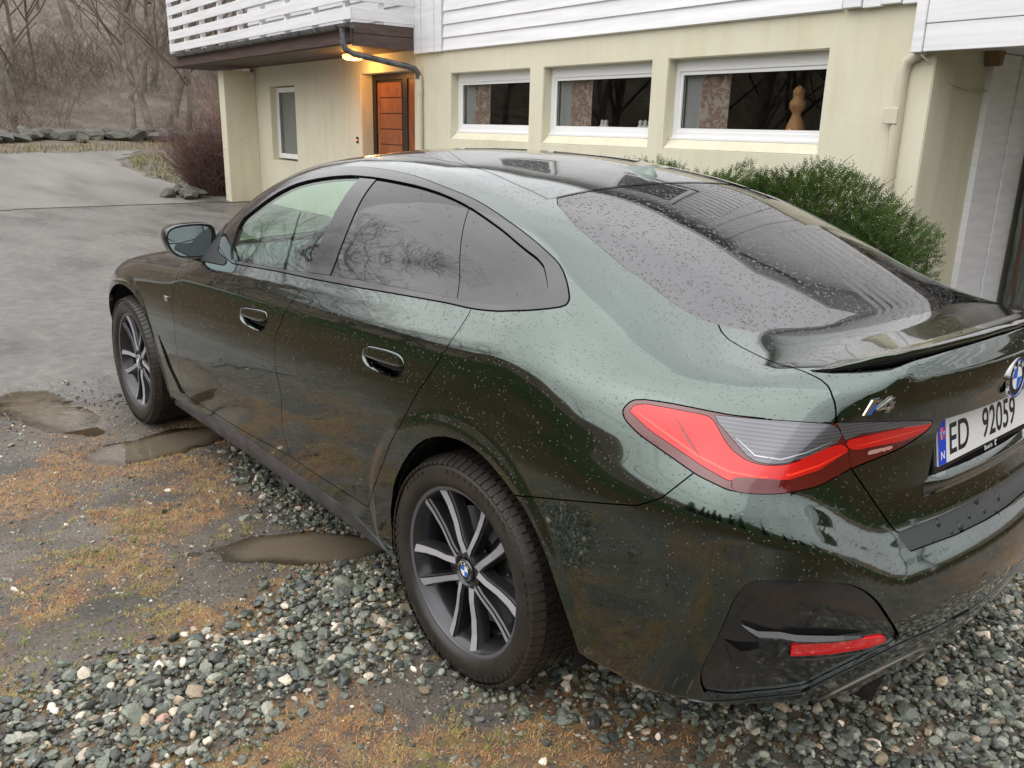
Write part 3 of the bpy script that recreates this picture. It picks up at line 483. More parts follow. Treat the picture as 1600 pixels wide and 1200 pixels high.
def drv(X,Y):
    n=vnoise(X,Y,.8,33)-.5
    isl=np.hypot((X-20.5)/5.8,(Y+7.2)/2.1)+.35*n
    return (X>15.35+.4*(vnoise(X,Y,.8,3)-.5))&(X+.25*(Y+9)<27.2+1.5*n)&(isl>1)&(Y<9+2*n)&(Y>-14)
sheet('driveway',drv,(14.8,-15),(32,12),.14,-.010,dm)
# puddles
wm=bpy.data.materials.new('puddle_water'); wm.use_nodes=True; wN=wm.node_tree.nodes; wL=wm.node_tree.links.new; wN.remove(wN['Principled BSDF'])
wt=wN.new('ShaderNodeBsdfTransparent'); wt.inputs[0].default_value=(.85,.80,.70,1); wg=wN.new('ShaderNodeBsdfGlossy'); wg.inputs['Roughness'].default_value=.03; wf=wN.new('ShaderNodeFresnel'); wf.inputs[0].default_value=1.33; wx=wN.new('ShaderNodeMixShader')
wn=wN.new('ShaderNodeTexNoise'); wn.inputs['Scale'].default_value=14; wb_=wN.new('ShaderNodeBump'); wb_.inputs['Strength'].default_value=.05; wb_.inputs['Distance'].default_value=.02
wL(wn.outputs['Fac'],wb_.inputs['Height']); wL(wb_.outputs['Normal'],wg.inputs['Normal']); wL(wb_.outputs['Normal'],wf.inputs['Normal'])
wd_=wN.new('ShaderNodeBsdfDiffuse'); wd_.inputs[0].default_value=(.20,.165,.115,1); wa=wN.new('ShaderNodeAttribute'); wa.attribute_name='murk'; wy=wN.new('ShaderNodeMixShader'); wL(wa.outputs['Fac'],wy.inputs[0]); wL(wt.outputs[0],wy.inputs[1]); wL(wd_.outputs[0],wy.inputs[2])
wL(wf.outputs[0],wx.inputs[0]); wL(wy.outputs[0],wx.inputs[1]); wL(wg.outputs[0],wx.inputs[2]); wL(wx.outputs[0],wN['Material Output'].inputs[0])
for cx,cy,a,b,t in PUD:
    r=max(a,b)*1.6; xs=np.arange(cx-r,cx+r,.02);ys=np.arange(cy-r,cy+r,.02); X,Y=np.meshgrid(xs,ys,indexing='ij'); k=pudf(X,Y)>.05
    q=np.argwhere(k[:-1,:-1]&k[1:,:-1]&k[1:,1:]&k[:-1,1:]); n1=len(ys); aa=q[:,0]*n1+q[:,1]; Fq=np.stack([aa,aa+n1,aa+n1+1,aa+1],1)
    V=np.stack([X.ravel(),Y.ravel(),X.ravel()*0-.0065],1); vid,inv=np.unique(Fq,return_inverse=True); po=tag(mesh_obj('puddle',V[vid],inv.reshape(-1,4),wm),kind='structure'); pa=po.data.attributes.new('murk','FLOAT','POINT'); pa.data.foreach_set('value',(.6*sstep(.12,.7,pudf(V[vid][:,0],V[vid][:,1]))).astype(np.float32))
# ---------------------------------------------------------------- loose crushed stone: angular, wet, many colours
def ico():
    bm=bmesh.new(); bmesh.ops.create_icosphere(bm,subdivisions=1,radius=1); bm.verts.index_update(); V=np.array([v.co[:] for v in bm.verts]); Fq=np.array([[v.index for v in f.verts] for f in bm.faces]); bm.free(); return V,Fq
IV,IF=ico()
def cuts(V,k,r):
    """chip a round blank with flat planes so that it reads as crushed rock"""
    V=V.copy()
    for _ in range(k):
        n=r.normal(size=3); n/=np.linalg.norm(n); d=r.uniform(.45,.8); s=V@n-d; m=s>0; V[m]-=s[m][:,None]*n
    return V
def ico2():
    bm=bmesh.new(); bmesh.ops.create_icosphere(bm,subdivisions=2,radius=1); bm.verts.index_update(); V=np.array([v.co[:] for v in bm.verts]); Fq=np.array([[v.index for v in f.verts] for f in bm.faces]); bm.free(); return V,Fq
JV,JF=ico2()
SH=[cuts(JV,9,rng) for _ in range(24)]; SH0=[cuts(IV,5,rng) for _ in range(24)]
PAL=np.array([(.045,.055,.050),(.065,.078,.068),(.090,.105,.090),(.13,.145,.125),(.035,.040,.040),(.055,.06,.06),(.18,.19,.17),(.20,.17,.125),(.30,.28,.24),(.10,.085,.06),(.42,.38,.34)])
PW=np.array([.17,.19,.17,.11,.10,.10,.06,.03,.03,.03,.01]); PW/=PW.sum()
def stones(name,pos,size,hi,label,extra=None):
    Vs=[];Fs=[];Cs=[];o=0
    lib,FQ=(SH,JF) if hi else (SH0,IF); nv=len(lib[0])
    n=len(pos); k=rng.integers(0,len(lib),n); 
    for i in range(n):
        a,b,c=rng.uniform(0,2*math.pi),rng.normal(0,.35),rng.normal(0,.35)
        R=np.array(Euler((b,c,a)).to_matrix()); s=size[i]*np.array([1,rng.uniform(.6,.95),rng.uniform(.35,.7)])
        Vs.append((lib[k[i]]*s)@R.T+pos[i]); Fs.append(FQ+o); o+=nv
    ci=rng.choice(len(PAL),n,p=PW); C=PAL[ci]*np.array([1.34,1.24,1.12])*rng.uniform(.8,1.7,(n,1))
    ob=mesh_obj(name,np.concatenate(Vs),np.concatenate(Fs),M['stone'],None,False)
    ca=ob.data.color_attributes.new('tint','FLOAT_COLOR','POINT'); cc=np.concatenate([np.repeat(C,nv,0),np.ones((n*nv,1))],1); ca.data.foreach_set('color',cc.astype(np.float32).ravel())
    return tag(ob,label,'gravel',kind='stuff')
M['stone']=mat('wet_crushed_stone',(.1,.1,.1),.3); _m=M['stone']; _N,_L,_b=nodes(_m)
_a=_N.new('ShaderNodeAttribute'); _a.attribute_name='tint'; _c=mixc(_m,.55,_a.outputs['Color'],ramp(_m,noise(_m,120,5,.7),(.3,(.25,)*3),(.7,(.8,)*3)),'OVERLAY'); setin(_m,'Base Color',_c)
setin(_m,'Roughness',ramp(_m,noise(_m,30,3),(.4,(.22,)*3),(.65,(.55,)*3)))
setin(_m,'Normal',bump(_m,noise(_m,200,4),.35,.004))
def ghere(x,y):   # height of the yard as meshed
    return (vnoise(x,y,9,5)-.5)*.016+(vnoise(x,y,2,6)-.5)*.014-.022*sstep(0,.5,pudf(x,y))+gz(x,y)
N0=70000; x=rng.uniform(-1.6,2.9,N0); y=rng.uniform(-1.1,2.3,N0)
dn_=stone_density(x,y); k=rng.uniform(size=N0)<dn_**1.2*1.0; x=x[k];y=y[k];dn_=dn_[k]
sz=np.exp(rng.normal(math.log(.0125),.38,len(x))); z=ghere(x,y)+sz*.25+rng.uniform(0,.012,len(x))*dn_
near_=(np.hypot(x+1.75,y-2.23)<2.8)&(sz>.0095)
print('stones',len(x),near_.sum())
stones('gravel_stones',np.stack([x,y,z],1)[near_],sz[near_],True,'loose grey green crushed stones lying thick beside the rear wheel and under the bumper')
stones('gravel_stones_far',np.stack([x,y,z],1)[~near_],sz[~near_],False,'finer stretch of grey crushed stones running towards the front wheel')
N0=30000; x=rng.uniform(-1.6,3.9,N0); y=rng.uniform(-1.,2.3,N0); k=(rng.uniform(size=N0)<.35+.65*stone_density(x,y))&(pudf(x,y)<.2); x=x[k];y=y[k]
sz=np.exp(rng.normal(math.log(.0060),.50,len(x))); z=ghere(x,y)+sz*.05+rng.uniform(0,.010,len(x))*stone_density(x,y)
stones('scattered_pebbles',np.stack([x,y,z],1),sz,False,'single small pebbles pressed into the brown mud and moss')
# the few big stones one can pick out
for i,(px_,py_,s_,c_,lb) in enumerate(((.335,1.66,.030,(.50,.30,.24),'pink angular stone at the left edge of the gravel'),(.0,1.18,.026,(.10,.11,.10),'dark grey stone alone on the brown moss, nearest the camera'),
     (1.63,1.20,.022,(.05,.06,.06),'small black stone on the wet ground left of the puddle'),(.46,1.04,.020,(.60,.36,.22),'orange stone among the grey gravel left of the rear tyre'))):
    r=np.random.default_rng(50+i); V=cuts(JV,9,r)*s_*np.array([1,.8,.55]); V+=[px_,py_,float(ghere(px_,py_))+s_*.3]
    tag(mesh_obj('stone',V,JF,mat('stone_tone',c_,.4)),lb,'stone','single stones on the yard')
# ---------------------------------------------------------------- moss and dead grass tufts
def tufts(name,n,cols,hgt,dens,label,box=(-1.5,3.4,-1.0,2.3),seed=3,per=9,cat='moss'):
    r=np.random.default_rng(seed); x=r.uniform(box[0],box[1],n*4);y=r.uniform(box[2],box[3],n*4); k=r.uniform(size=n*4)<dens(x,y); x=x[k][:n];y=y[k][:n]
    n=len(x); X=np.repeat(x,per)+r.normal(0,.010,n*per);Y=np.repeat(y,per)+r.normal(0,.010,n*per); Z=ghere(X,Y)-.001
    a=r.uniform(0,2*math.pi,n*per); h=hgt*r.uniform(.4,1.2,n*per); ln=r.uniform(.6,2.6,n*per)*h; w=r.uniform(.0007,.0016,n*per)
    b=np.stack([X,Y,Z],1); t=b+np.stack([np.cos(a)*ln,np.sin(a)*ln,h],1); s=np.stack([-np.sin(a)*w,np.cos(a)*w,w*0],1)
    V=np.stack([b-s,b+s,t],1).reshape(-1,3); Fq=np.arange(len(V)).reshape(-1,3)
    m=mat(name+'_fibres',cols[0],.7); oi=noise(m,13,3); setin(m,'Base Color',ramp(m,oi,(.35,cols[0]),(.5,cols[1]),(.65,cols[2])))
    return tag(mesh_obj(name,V,Fq,m),label,cat,kind='stuff')
mossd=lambda x,y:np.clip((vnoise(x,y,3.1,41)-.46)*7,0,1)*(1-.75*stone_density(x,y))*(pudf(x,y)<.12)*(1-sstep(2.4,3.4,x))
tufts('brown_moss',9000,((.30,.14,.055),(.48,.25,.10),(.42,.28,.12)),.009,mossd,'rusty brown moss matted over the mud in front of the car',per=8)
tufts('yellow_grass_tufts',2600,((.28,.20,.075),(.38,.28,.11),(.24,.22,.06)),.008,lambda x,y:np.clip((vnoise(x,y,5.5,47)-.52)*9,0,1)*(pudf(x,y)<.12)*(1-sstep(1.9,2.6,x))*np.where(x<-.2,.6,1),'yellow tufts of dead grass and moss pushing up between the stones',seed=5,per=34,cat='dead grass')
tufts('green_moss',1100,((.12,.14,.02),(.22,.24,.03),(.16,.17,.04)),.010,lambda x,y:np.clip((vnoise(x,y,4,53)-.56)*9,0,1)*(pudf(x,y)<.12)*(1-sstep(1.2,2.,x)),'bright green moss in small patches near the rear wheel',seed=6,per=22)
print('ground %.1fs'%(time.time()-T0))
# ---------------------------------------------------------------- house
HR=-.07
house=empty('house',(0,0,0),(0,0,HR),label='two storey house, cream rendered basement with white boarded upper floor and balcony',cat='house')
HM=Matrix.Rotation(HR,4,'Z')
def hw(x,y,z): return (HM@Vector((x,y,z)))[:]
M['render']=mat('cream_render',(.62,.58,.42),.85)
_m=M['render']; rn=noise(_m,1.1,6,.6); rs_=noise(_m,2.2,4,.6,stretch=(3,3,.35)); setin(_m,'Base Color',mixc(_m,.38,ramp(_m,rn,(.3,(.62,.59,.46)),(.7,(.68,.65,.51))),ramp(_m,rs_,(.3,(.40,.385,.33)),(.55,(.56,.55,.52))),'OVERLAY')); setin(_m,'Normal',bump(_m,noise(_m,34,5,.6),.25,.01))
M['wboard']=mat('white_painted_boards',(.78,.78,.79),.5)
_m=M['wboard']; wn_=noise(_m,3,6,.6,stretch=(.4,1,6)); setin(_m,'Base Color',ramp(_m,wn_,(.3,(.70,.70,.72)),(.6,(.82,.82,.83)))); setin(_m,'Normal',bump(_m,noise(_m,8,6,.6,stretch=(.4,4,14)),.25,.004))
M['wframe']=mat('white_window_frame',(.80,.80,.80),.35)
M['brown']=mat('brown_stained_fascia',(.085,.052,.042),.5); _m=M['brown']; setin(_m,'Base Color',ramp(_m,noise(_m,4,6,.6,stretch=(.5,1,5)),(.3,(.055,.035,.030)),(.7,(.12,.075,.062))))
M['soffit']=mat('brown_soffit',(.075,.052,.045),.6)
M['gutter']=mat('grey_steel_gutter',(.12,.13,.14),.38,.5); _m=M['gutter']; setin(_m,'Base Color',ramp(_m,noise(_m,9,6),(.35,(.06,.065,.07)),(.65,(.22,.23,.24))))
M['cpipe']=mat('cream_downpipe',(.60,.56,.43),.45)
M['door']=mat('orange_pine_door',(.33,.10,.03),.35); _m=M['door']; setin(_m,'Base Color',ramp(_m,noise(_m,3,7,.6,stretch=(2,2,.5),dist=2),(.3,(.17,.055,.020)),(.6,(.31,.11,.040))))
M['ddark']=mat('dark_brown_door_frame',(.022,.016,.014),.45)
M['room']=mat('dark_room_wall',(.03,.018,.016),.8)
M['curt']=mat('patterned_curtain',(.4,.3,.25),.9); _m=M['curt']; setin(_m,'Base Color',ramp(_m,noise(_m,9,3,.6,dist=1.5),(.40,(.58,.52,.43)),(.52,(.33,.19,.14)),(.62,(.50,.43,.33))))
M['netc']=mat('grey_net_curtain',(.45,.47,.46),.9)
WT=.32
def grid_wall(name,xs,zs,solid,y,t,m,parent):
    """wall in the plane y, cut by openings; reveals included"""
    V=[];Fc=[];vid={}
    def v(x,yy_,z):
        k=(round(x,4),round(yy_,4),round(z,4))
        if k not in vid: vid[k]=len(V); V.append(k)
        return vid[k]
    nx,nz=len(xs)-1,len(zs)-1
    S_=[[solid((xs[i]+xs[i+1])/2,(zs[j]+zs[j+1])/2) for j in range(nz)] for i in range(nx)]
    for i in range(nx):
        for j in range(nz):
            if not S_[i][j]: continue
            x0,x1,z0,z1=xs[i],xs[i+1],zs[j],zs[j+1]
            Fc.append((v(x1,y,z0),v(x0,y,z0),v(x0,y,z1),v(x1,y,z1))); Fc.append((v(x0,y-t,z0),v(x1,y-t,z0),v(x1,y-t,z1),v(x0,y-t,z1)))
            def nb(a,b): return 0<=a<nx and 0<=b<nz and S_[a][b]
            if not nb(i-1,j): Fc.append((v(x0,y,z0),v(x0,y-t,z0),v(x0,y-t,z1),v(x0,y,z1)))
            if not nb(i+1,j): Fc.append((v(x1,y-t,z0),v(x1,y,z0),v(x1,y,z1),v(x1,y-t,z1)))
            if not nb(i,j-1): Fc.append((v(x0,y,z0),v(x1,y,z0),v(x1,y-t,z0),v(x0,y-t,z0)))
            if not nb(i,j+1): Fc.append((v(x0,y,z1),v(x0,y-t,z1),v(x1,y-t,z1),v(x1,y,z1)))
    o=mesh_obj(name,V,Fc,m,parent)
    bm=bmesh.new(); bm.from_mesh(o.data); bmesh.ops.recalc_face_normals(bm,faces=bm.faces[:])
    e=[ed for ed in bm.edges if ed.calc_face_angle(0)>1]; bmesh.ops.bevel(bm,geom=e,offset=.008,segments=2,affect='EDGES'); bm.to_mesh(o.data); bm.free()
    return o
WIN=[(6.73,8.48),(4.70,6.46),(2.66,4.47)]; ZW0,ZW1=1.40,2.25
NW=(13.80,15.0,.86,2.23); DR=(9.46,11.14,0,2.33)
xs=sorted({1.73,9.36,16.05,NW[0],NW[1],DR[0],DR[1],*[v for w in WIN for v in w]}); zs=[-.3,0,.86,1.40,2.23,2.25,2.33,2.60]
def solid(x,z):
    for a,b in WIN:
        if a<x<b and ZW0<z<ZW1: return False
    if NW[0]<x<NW[1] and NW[2]<z<NW[3]: return False
    if DR[0]<x<DR[1] and z<DR[3] and z>0: return False
    return True
wall=grid_wall('rendered_wall',xs,zs,solid,-4.5,WT,M['render'],house)
# sloping sills of the three openings
def window(x0,x1,z0,z1,y,name='window',low=.11,fr=.055,slim=.035,curtain=True,yd=.0):
    f=MB(); yo=y; t=.06
    f.box((x0+.002,yo,z0),(x0+fr,yo-t,z1)).box((x1-fr,yo,z0),(x1-.002,yo-t,z1)).box((x0+fr,yo,z0),(x1-fr,yo-t,z0+fr)).box((x0+fr,yo,z1-fr),(x1-fr,yo-t,z1-.002))
    w=f.build('window',M['wframe'],house)
    g=MB(); a=fr; yi=yo-.012; s=slim
    g.box((x0+a,yi,z0+a),(x0+a+s,yi-.04,z1-a)).box((x1-a-s,yi,z0+a),(x1-a,yi-.04,z1-a)).box((x0+a+s,yi,z0+a),(x1-a-s,yi-.04,z0+a+s)).box((x0+a+s,yi,z1-a-s),(x1-a-s,yi-.04,z1-a)); g.build('sash',M['wframe'],w)
    b=a+s; MB().box((x0+b-.004,yi-.022,z0+b-.004),(x1-b+.004,yi-.026,z1-b+.004)).build('pane',M['wglass'],w)
    MB().box((x0+b,yi-.017,z0+b),(x0+b+.006,yi-.021,z1-b)).build('pane_seal',M['rubber'],w); MB().box((x1-b-.006,yi-.017,z0+b),(x1-b,yi-.021,z1-b)).build('pane_seal',M['rubber'],w)
    return w
for (a,b) in WIN:
    w=window(a,b,1.51,2.195,-4.62)
    MB().prism([(a+.004,-4.505,1.402),(a+.004,-4.64,1.402),(a+.004,-4.64,1.508),(a+.004,-4.60,1.50)],(b-a-.008,0,0)).build('sloping_sill',M['render'],w)
    MB().box((a+.002,-4.66,1.49),(b-.002,-4.585,1.511)).build('drip_board',M['wframe'],w)
    MB().box((a+.002,-4.70,2.193),(b-.002,-4.62,2.249)).build('head_board',M['wframe'],w)
w=window(NW[0],NW[1],.90,2.21,-4.62); 
# room behind
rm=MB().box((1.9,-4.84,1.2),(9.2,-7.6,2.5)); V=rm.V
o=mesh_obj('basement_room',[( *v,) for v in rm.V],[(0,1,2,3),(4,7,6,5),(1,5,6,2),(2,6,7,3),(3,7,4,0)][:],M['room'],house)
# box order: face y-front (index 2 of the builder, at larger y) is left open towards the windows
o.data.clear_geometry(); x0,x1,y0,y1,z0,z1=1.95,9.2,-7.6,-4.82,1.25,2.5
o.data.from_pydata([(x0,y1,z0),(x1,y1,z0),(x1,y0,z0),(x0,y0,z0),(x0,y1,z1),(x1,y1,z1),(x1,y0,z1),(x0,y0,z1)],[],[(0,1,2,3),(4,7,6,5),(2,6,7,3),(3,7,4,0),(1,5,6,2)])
for a,b in WIN: MB().box((a+.004,-4.665,1.47),(b-.004,-4.815,1.528)).build('inner_window_shelf',M['wframe'],house)
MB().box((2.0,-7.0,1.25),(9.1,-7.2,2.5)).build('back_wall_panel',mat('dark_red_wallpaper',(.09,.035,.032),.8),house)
def curtain(x0,x1,z0,z1,y,m,label,n=40,amp=.03):
    V=[];Fc=[]
    for i in range(n+1):
        x=x0+(x1-x0)*i/n; 
        for z in (z0,(z0+z1)/2,z1): V.append((x,y-amp*(1+math.sin(i*1.35+.3*z))*.5,z))
    for i in range(n):
        for j in (0,1): Fc.append((i*3+j,(i+1)*3+j,(i+1)*3+j+1,i*3+j+1))
    V=[hw(*v) for v in V]; V2=[hw(*( (Matrix.Rotation(-HR,4,'Z')@Vector(v))+Vector((0,-.004,0)))) for v in V]; n_=len(V)
    return tag(mesh_obj('curtain',V+V2,Fc+[tuple(q+n_ for q in f[::-1]) for f in Fc],m,None,True),label,'curtain','curtains behind the basement windows')
for (a,b),lb in zip(WIN,('leftmost','middle','largest, right-hand')):
    curtain(b-.62,b-.27,1.53,2.18,-4.70,M['curt'],'patterned red and cream curtain drawn to the left side of the %s basement window'%lb,18)
    curtain(b-.27,b-.06,1.53,2.18,-4.69,M['netc'],'plain white lining curtain at the left edge of the %s basement window'%lb,10)
curtain(NW[0]+.05,NW[1]-.05,.92,2.2,-4.69,M['netc'],'grey net curtain across the narrow window under the balcony',40,.02)
# things on the window shelf
def figurine(name,x,z,prof,m,label,cat,s=1.,group=None,y=-4.74):
    mb=MB().lathe([(a*s,r*s) for a,r in prof],16,'Z'); o=mb.build(name,m,None,auto=60); o.location=hw(x,y,z); return tag(o,label,cat,group)
cer=mat('white_ceramic',(.75,.76,.74),.3); wood=mat('turned_pine',(.50,.26,.10),.5)
bird=[(0,.0001),(0,.035),(.03,.045),(.07,.038),(.10,.020),(.115,.024),(.135,.022),(.15,.0001)]
for px_,nm in ((5.66,'white ceramic figure next to the curtain in the middle basement window'),(5.60,'white ceramic figure just right of the one by the curtain, middle window'),(5.05,'leftmost of three white ceramic figures at the right of the middle window'),(4.98,'centre one of three white ceramic figures in the middle window'),(4.91,'rightmost of three white ceramic figures in the middle window')):
    figurine('figurine',px_,1.53,bird,cer,nm,'figurine',1.0,'white figures in the middle basement window')
figurine('carved_figure',3.08,1.53,[(0,.0001),(0,.085),(.02,.10),(.12,.075),(.19,.045),(.22,.040),(.26,.07),(.31,.072),(.35,.045),(.37,.05),(.41,.052),(.44,.03),(.455,.0001)],wood,'tall turned wooden figure standing in the largest basement window','figurine')
# entrance door, set back
dr=MB(); x0,x1,zt=DR[0],DR[1],DR[3]
dr.box((x0,-4.70,0),(x0+.07,-4.80,zt)).box((x1-.12,-4.70,0),(x1,-4.80,zt)).box((x0+.07,-4.70,zt-.09),(x1-.12,-4.80,zt)).box((10.02,-4.70,0),(10.16,-4.80,zt-.09)).build('door_frame',M['ddark'],house)
dd=MB().box((10.16,-4.73,.02),(11.02,-4.78,zt-.09)).build('entrance_door',M['ddark'],house)
for i in range(9): MB().box((10.22,-4.715,.10+i*.235),(10.90,-4.735,.10+i*.235+.222),.004).build('door_plank',M['door'],dd)
MB().box((10.90,-4.712,.05),(10.99,-4.732,2.2)).build('door_stile',M['door'],dd)
MB().tube([(10.95,-4.71,1.02),(10.95,-4.66,1.02),(10.84,-4.66,1.02)],.011,8).build('door_handle',M['chrome'],dd)
MB().box((9.53,-4.72,.02),(10.02,-4.76,zt-.09)).build('side_panel',M['door'],house)
# wing wall at the far end of the porch
MB().box((15.74,-4.5,-.1),(16.05,-3.86,2.52),.008).build('wing_wall',M['render'],house)
MB().box((15.72,-4.46,2.38),(15.76,-4.40,2.47)).build('white_bracket',M['wframe'],house)
# gable end wall and upper floor body
MB().box((1.75,-4.84,-.2),(2.05,-5.35,2.6),.008).build('gable_wall',M['render'],house)
MB().box((1.76,-5.35,-.2),(2.05,-10.5,2.6)).build('gable_wall',M['render'],house)
MB().box((16.05,-4.82,-.2),(15.75,-10.5,2.6)).build('gable_wall',M['render'],house)
up=MB().box((1.86,-4.56,2.60),(16.0,-10.5,5.3)).build('upper_floor_core',M['wboard'],house)
# horizontal weatherboards
n=17; ph=.163
def board(x0,x1,z,h,y,name='weatherboard'):
    V=[(x0,y-.035,z-.012),(x0,y,z),(x0,y-.022,z+h),(x0,y-.05,z+h)]
    return MB().prism(V,(x1-x0,0,0)).build(name,M['wboard'],house)
W2=[(3.2,4.6),(6.0,7.4)]
for i in range(n): board(2.56,8.62,2.545+i*ph,ph+.004,-4.455)
for i in range(n): board(9.37,15.98,2.90+i*ph,ph+.004,-4.50) if i<14 else None
# vertical cover boards at both corners
for k,x in enumerate(np.arange(8.64,9.34,.178)): MB().box((x,-4.44+(.012 if k%2 else 0),2.535),(x+.172,-4.50,5.3),.004).build('cover_board',M['wboard'],house)
for k,x in enumerate(np.arange(1.87,2.52,.168)): MB().box((x,-4.44+(.014 if k%2 else 0),2.53+.01*(k%2)),(x+.160,-4.50,5.3),.004).build('cover_board',M['wboard'],house)
MB().box((1.78,-4.36,2.17),(1.865,-4.56,5.3),.006).build('corner_post',M['wboard'],house)
# upper windows and roof (seen only in reflections)
for a,b in W2:
    w=window(a,b,3.45,4.65,-4.40); MB().box((a,-4.44,3.4),(b,-4.46,4.7)).build('dark_backing',M['room'],w)  # near-black sheet behind the panes stands in for an unlit room
V=[(1.2,-4.1,5.15),(16.6,-4.1,5.15),(16.6,-7.6,7.2),(1.2,-7.6,7.2),(16.6,-11.4,5.15),(1.2,-11.4,5.15)]
MB().add(V+[(v[0],v[1],v[2]+.12) for v in V],[(0,1,2,3),(3,2,4,5),(6,9,8,7),(9,11,10,8),(0,6,7,1),(1,7,8,2),(2,8,10,4),(5,11,9,3),(3,9,6,0),(4,10,11,5)]).build('roof',M['wboard'],house)
for x in (1.86,16.0):
    MB().prism([(x,-4.56,5.3),(x,-10.5,5.3),(x,-7.6,6.98)],(.08 if x<5 else -.08,0,0)).build('gable_boarding',M['wboard'],house)
# ---- balcony over the porch
YB=-3.5
sl_b=MB().box((9.36,-4.50,2.60),(17.70,YB+.02,2.86)).build('balcony_floor',M['soffit'],house)
MB().box((9.352,-4.47,2.58),(9.385,YB-.0,2.74),.003).build('side_fascia',M['brown'],house)
MB().box((9.345,-4.47,2.745),(9.38,YB,2.88),.003).build('side_fascia',M['brown'],house)
MB().prism([(9.36,YB+.0,2.62),(9.36,YB+.045,2.62),(9.36,YB+.045,2.84),(9.36,YB,2.84)],(8.34,0,0)).build('front_fascia',M['brown'],house)
# boards of the railing
def rail(x0,x1,zb,k,y,hb=.135,gap=.085,nm='railing_board'):
    for i in range(k):
        z=zb+i*(hb+gap)
        MB().box((x0,y,z),(x1,y-.024,z+hb),.003).build(nm,M['wboard'],house)
rail(9.30,17.66,2.91,6,-3.435,.150,.082)
for x in np.arange(9.5,17.7,1.02): MB().box((x,-3.462,2.88),(x+.07,-3.54,4.1)).build('railing_post',M['wboard'],house)
for i in range(6):
    z=2.91+i*.232; MB().box((9.30,-3.462,z),(9.324,-4.44,z+.150),.003).build('railing_board',M['wboard'],house)
MB().box((9.33,-3.9,2.88),(9.37,-3.96,4.1)).build('railing_post',M['wboard'],house)
for x in np.arange(9.6,17.6,.19): 
    pass
# gutter: half round, hung under the railing
V=[];Fc=[];k=9
for i,x in enumerate((9.14,17.3)):
    for rr in (.062,.058):
        for j in range(k): 
            w=math.pi+math.pi*j/(k-1); V.append((x,-3.375+rr*math.cos(w),2.845+rr*math.sin(w)))
g=[]
for lay in (0,1):
    for j in range(k-1):
        a=lay*k+j; b=2*k+lay*k+j; g.append((a,a+1,b+1,b) if lay==0 else (b,b+1,a+1,a))
g+= [(0,2*k,3*k,k),(k-1,2*k-1,4*k-1,3*k-1)]
gu=mesh_obj('gutter',V,g,M['gutter'],house,False); 
MB().lathe([(0,.0001),(0,.063),(.012,.063),(.012,.0001)],20,'Y').build('t',M['gutter']) if False else None
MB().prism([(9.125,-3.375+.066*math.cos(w),2.845+.066*math.sin(w)) for w in np.linspace(math.pi,2*math.pi,10)],(.02,0,0)).build('gutter_end',M['gutter'],house)
for x in np.arange(9.5,17.3,.62): 
    MB().tube([(x,-3.375+.067*math.cos(w),2.845+.067*math.sin(w)) for w in np.linspace(math.pi,2*math.pi,9)],.006,6).build('gutter_bracket',M['gutter'],house)
dp=MB().tube([(9.42,-3.375,2.80),(9.42,-3.375,2.62),(9.40,-3.40,2.53),(9.36,-3.50,2.475),(9.27,-4.26,2.36),(9.235,-4.38,2.33),(9.225,-4.425,2.27),(9.225,-4.425,2.20)],.040,16).build('gutter_downpipe',M['gutter'],house,auto=40)
MB().tube([(9.225,-4.445,2.24),(9.225,-4.445,-.05)],.045,16).build('downpipe',M['cpipe'],house,auto=40)
MB().tube([(9.225,-4.445,2.10),(9.225,-4.445,2.0)],.052,16).build('pipe_collar',M['cpipe'],house,auto=40)
# ---- lit porch lamp under the balcony
lampm=bpy.data.materials.new('lit_amber_lamp_glass'); lampm.use_nodes=True; lb_=lampm.node_tree.nodes['Principled BSDF']; lb_.inputs['Base Color'].default_value=(1,.6,.2,1); lb_.inputs['Emission Color'].default_value=(1,.42,.06,1); lb_.inputs['Emission Strength'].default_value=4.5
lx_,ly_,lz_=10.62,-4.12,2.505
pl=empty('porch_lamp',hw(lx_,ly_,lz_+.09),(0,0,HR),label='lit amber porch lamp fixed under the brown balcony soffit',cat='lamp')
MB().lathe([(0,.0001),(0,.10),(-.02,.13),(-.03,.13)],24,'Z').build('lamp_base',M['ddark'],pl,auto=40)
MB().lathe([(-.03,.15),(-.045,.165),(-.085,.150),(-.105,.10),(-.11,.0001)],24,'Z').build('lamp_glass',lampm,pl,auto=60)
ld=bpy.data.lights.new('porch_bulb','POINT'); ld.energy=9; ld.color=(1,.46,.12); ld.shadow_soft_size=.10; lo=bpy.data.objects.new('porch_bulb',ld); link(lo,pl); lo.location=(0,.0,-.20)
# doorbell
bl=empty('doorbell',hw(11.30,-4.497,1.32),(0,0,HR),label='small black doorbell with a red light left of the entrance door',cat='doorbell')
MB().box((-.03,0,-.05),(.03,.015,.05),.004).build('housing',M['black'],bl)
rl=bpy.data.materials.new('red_led'); rl.use_nodes=True; q=rl.node_tree.nodes['Principled BSDF']; q.inputs['Emission Color'].default_value=(1,.08,.02,1); q.inputs['Emission Strength'].default_value=3
MB().box((-.010,.015,-.010),(.010,.018,.010)).build('indicator',rl,bl)
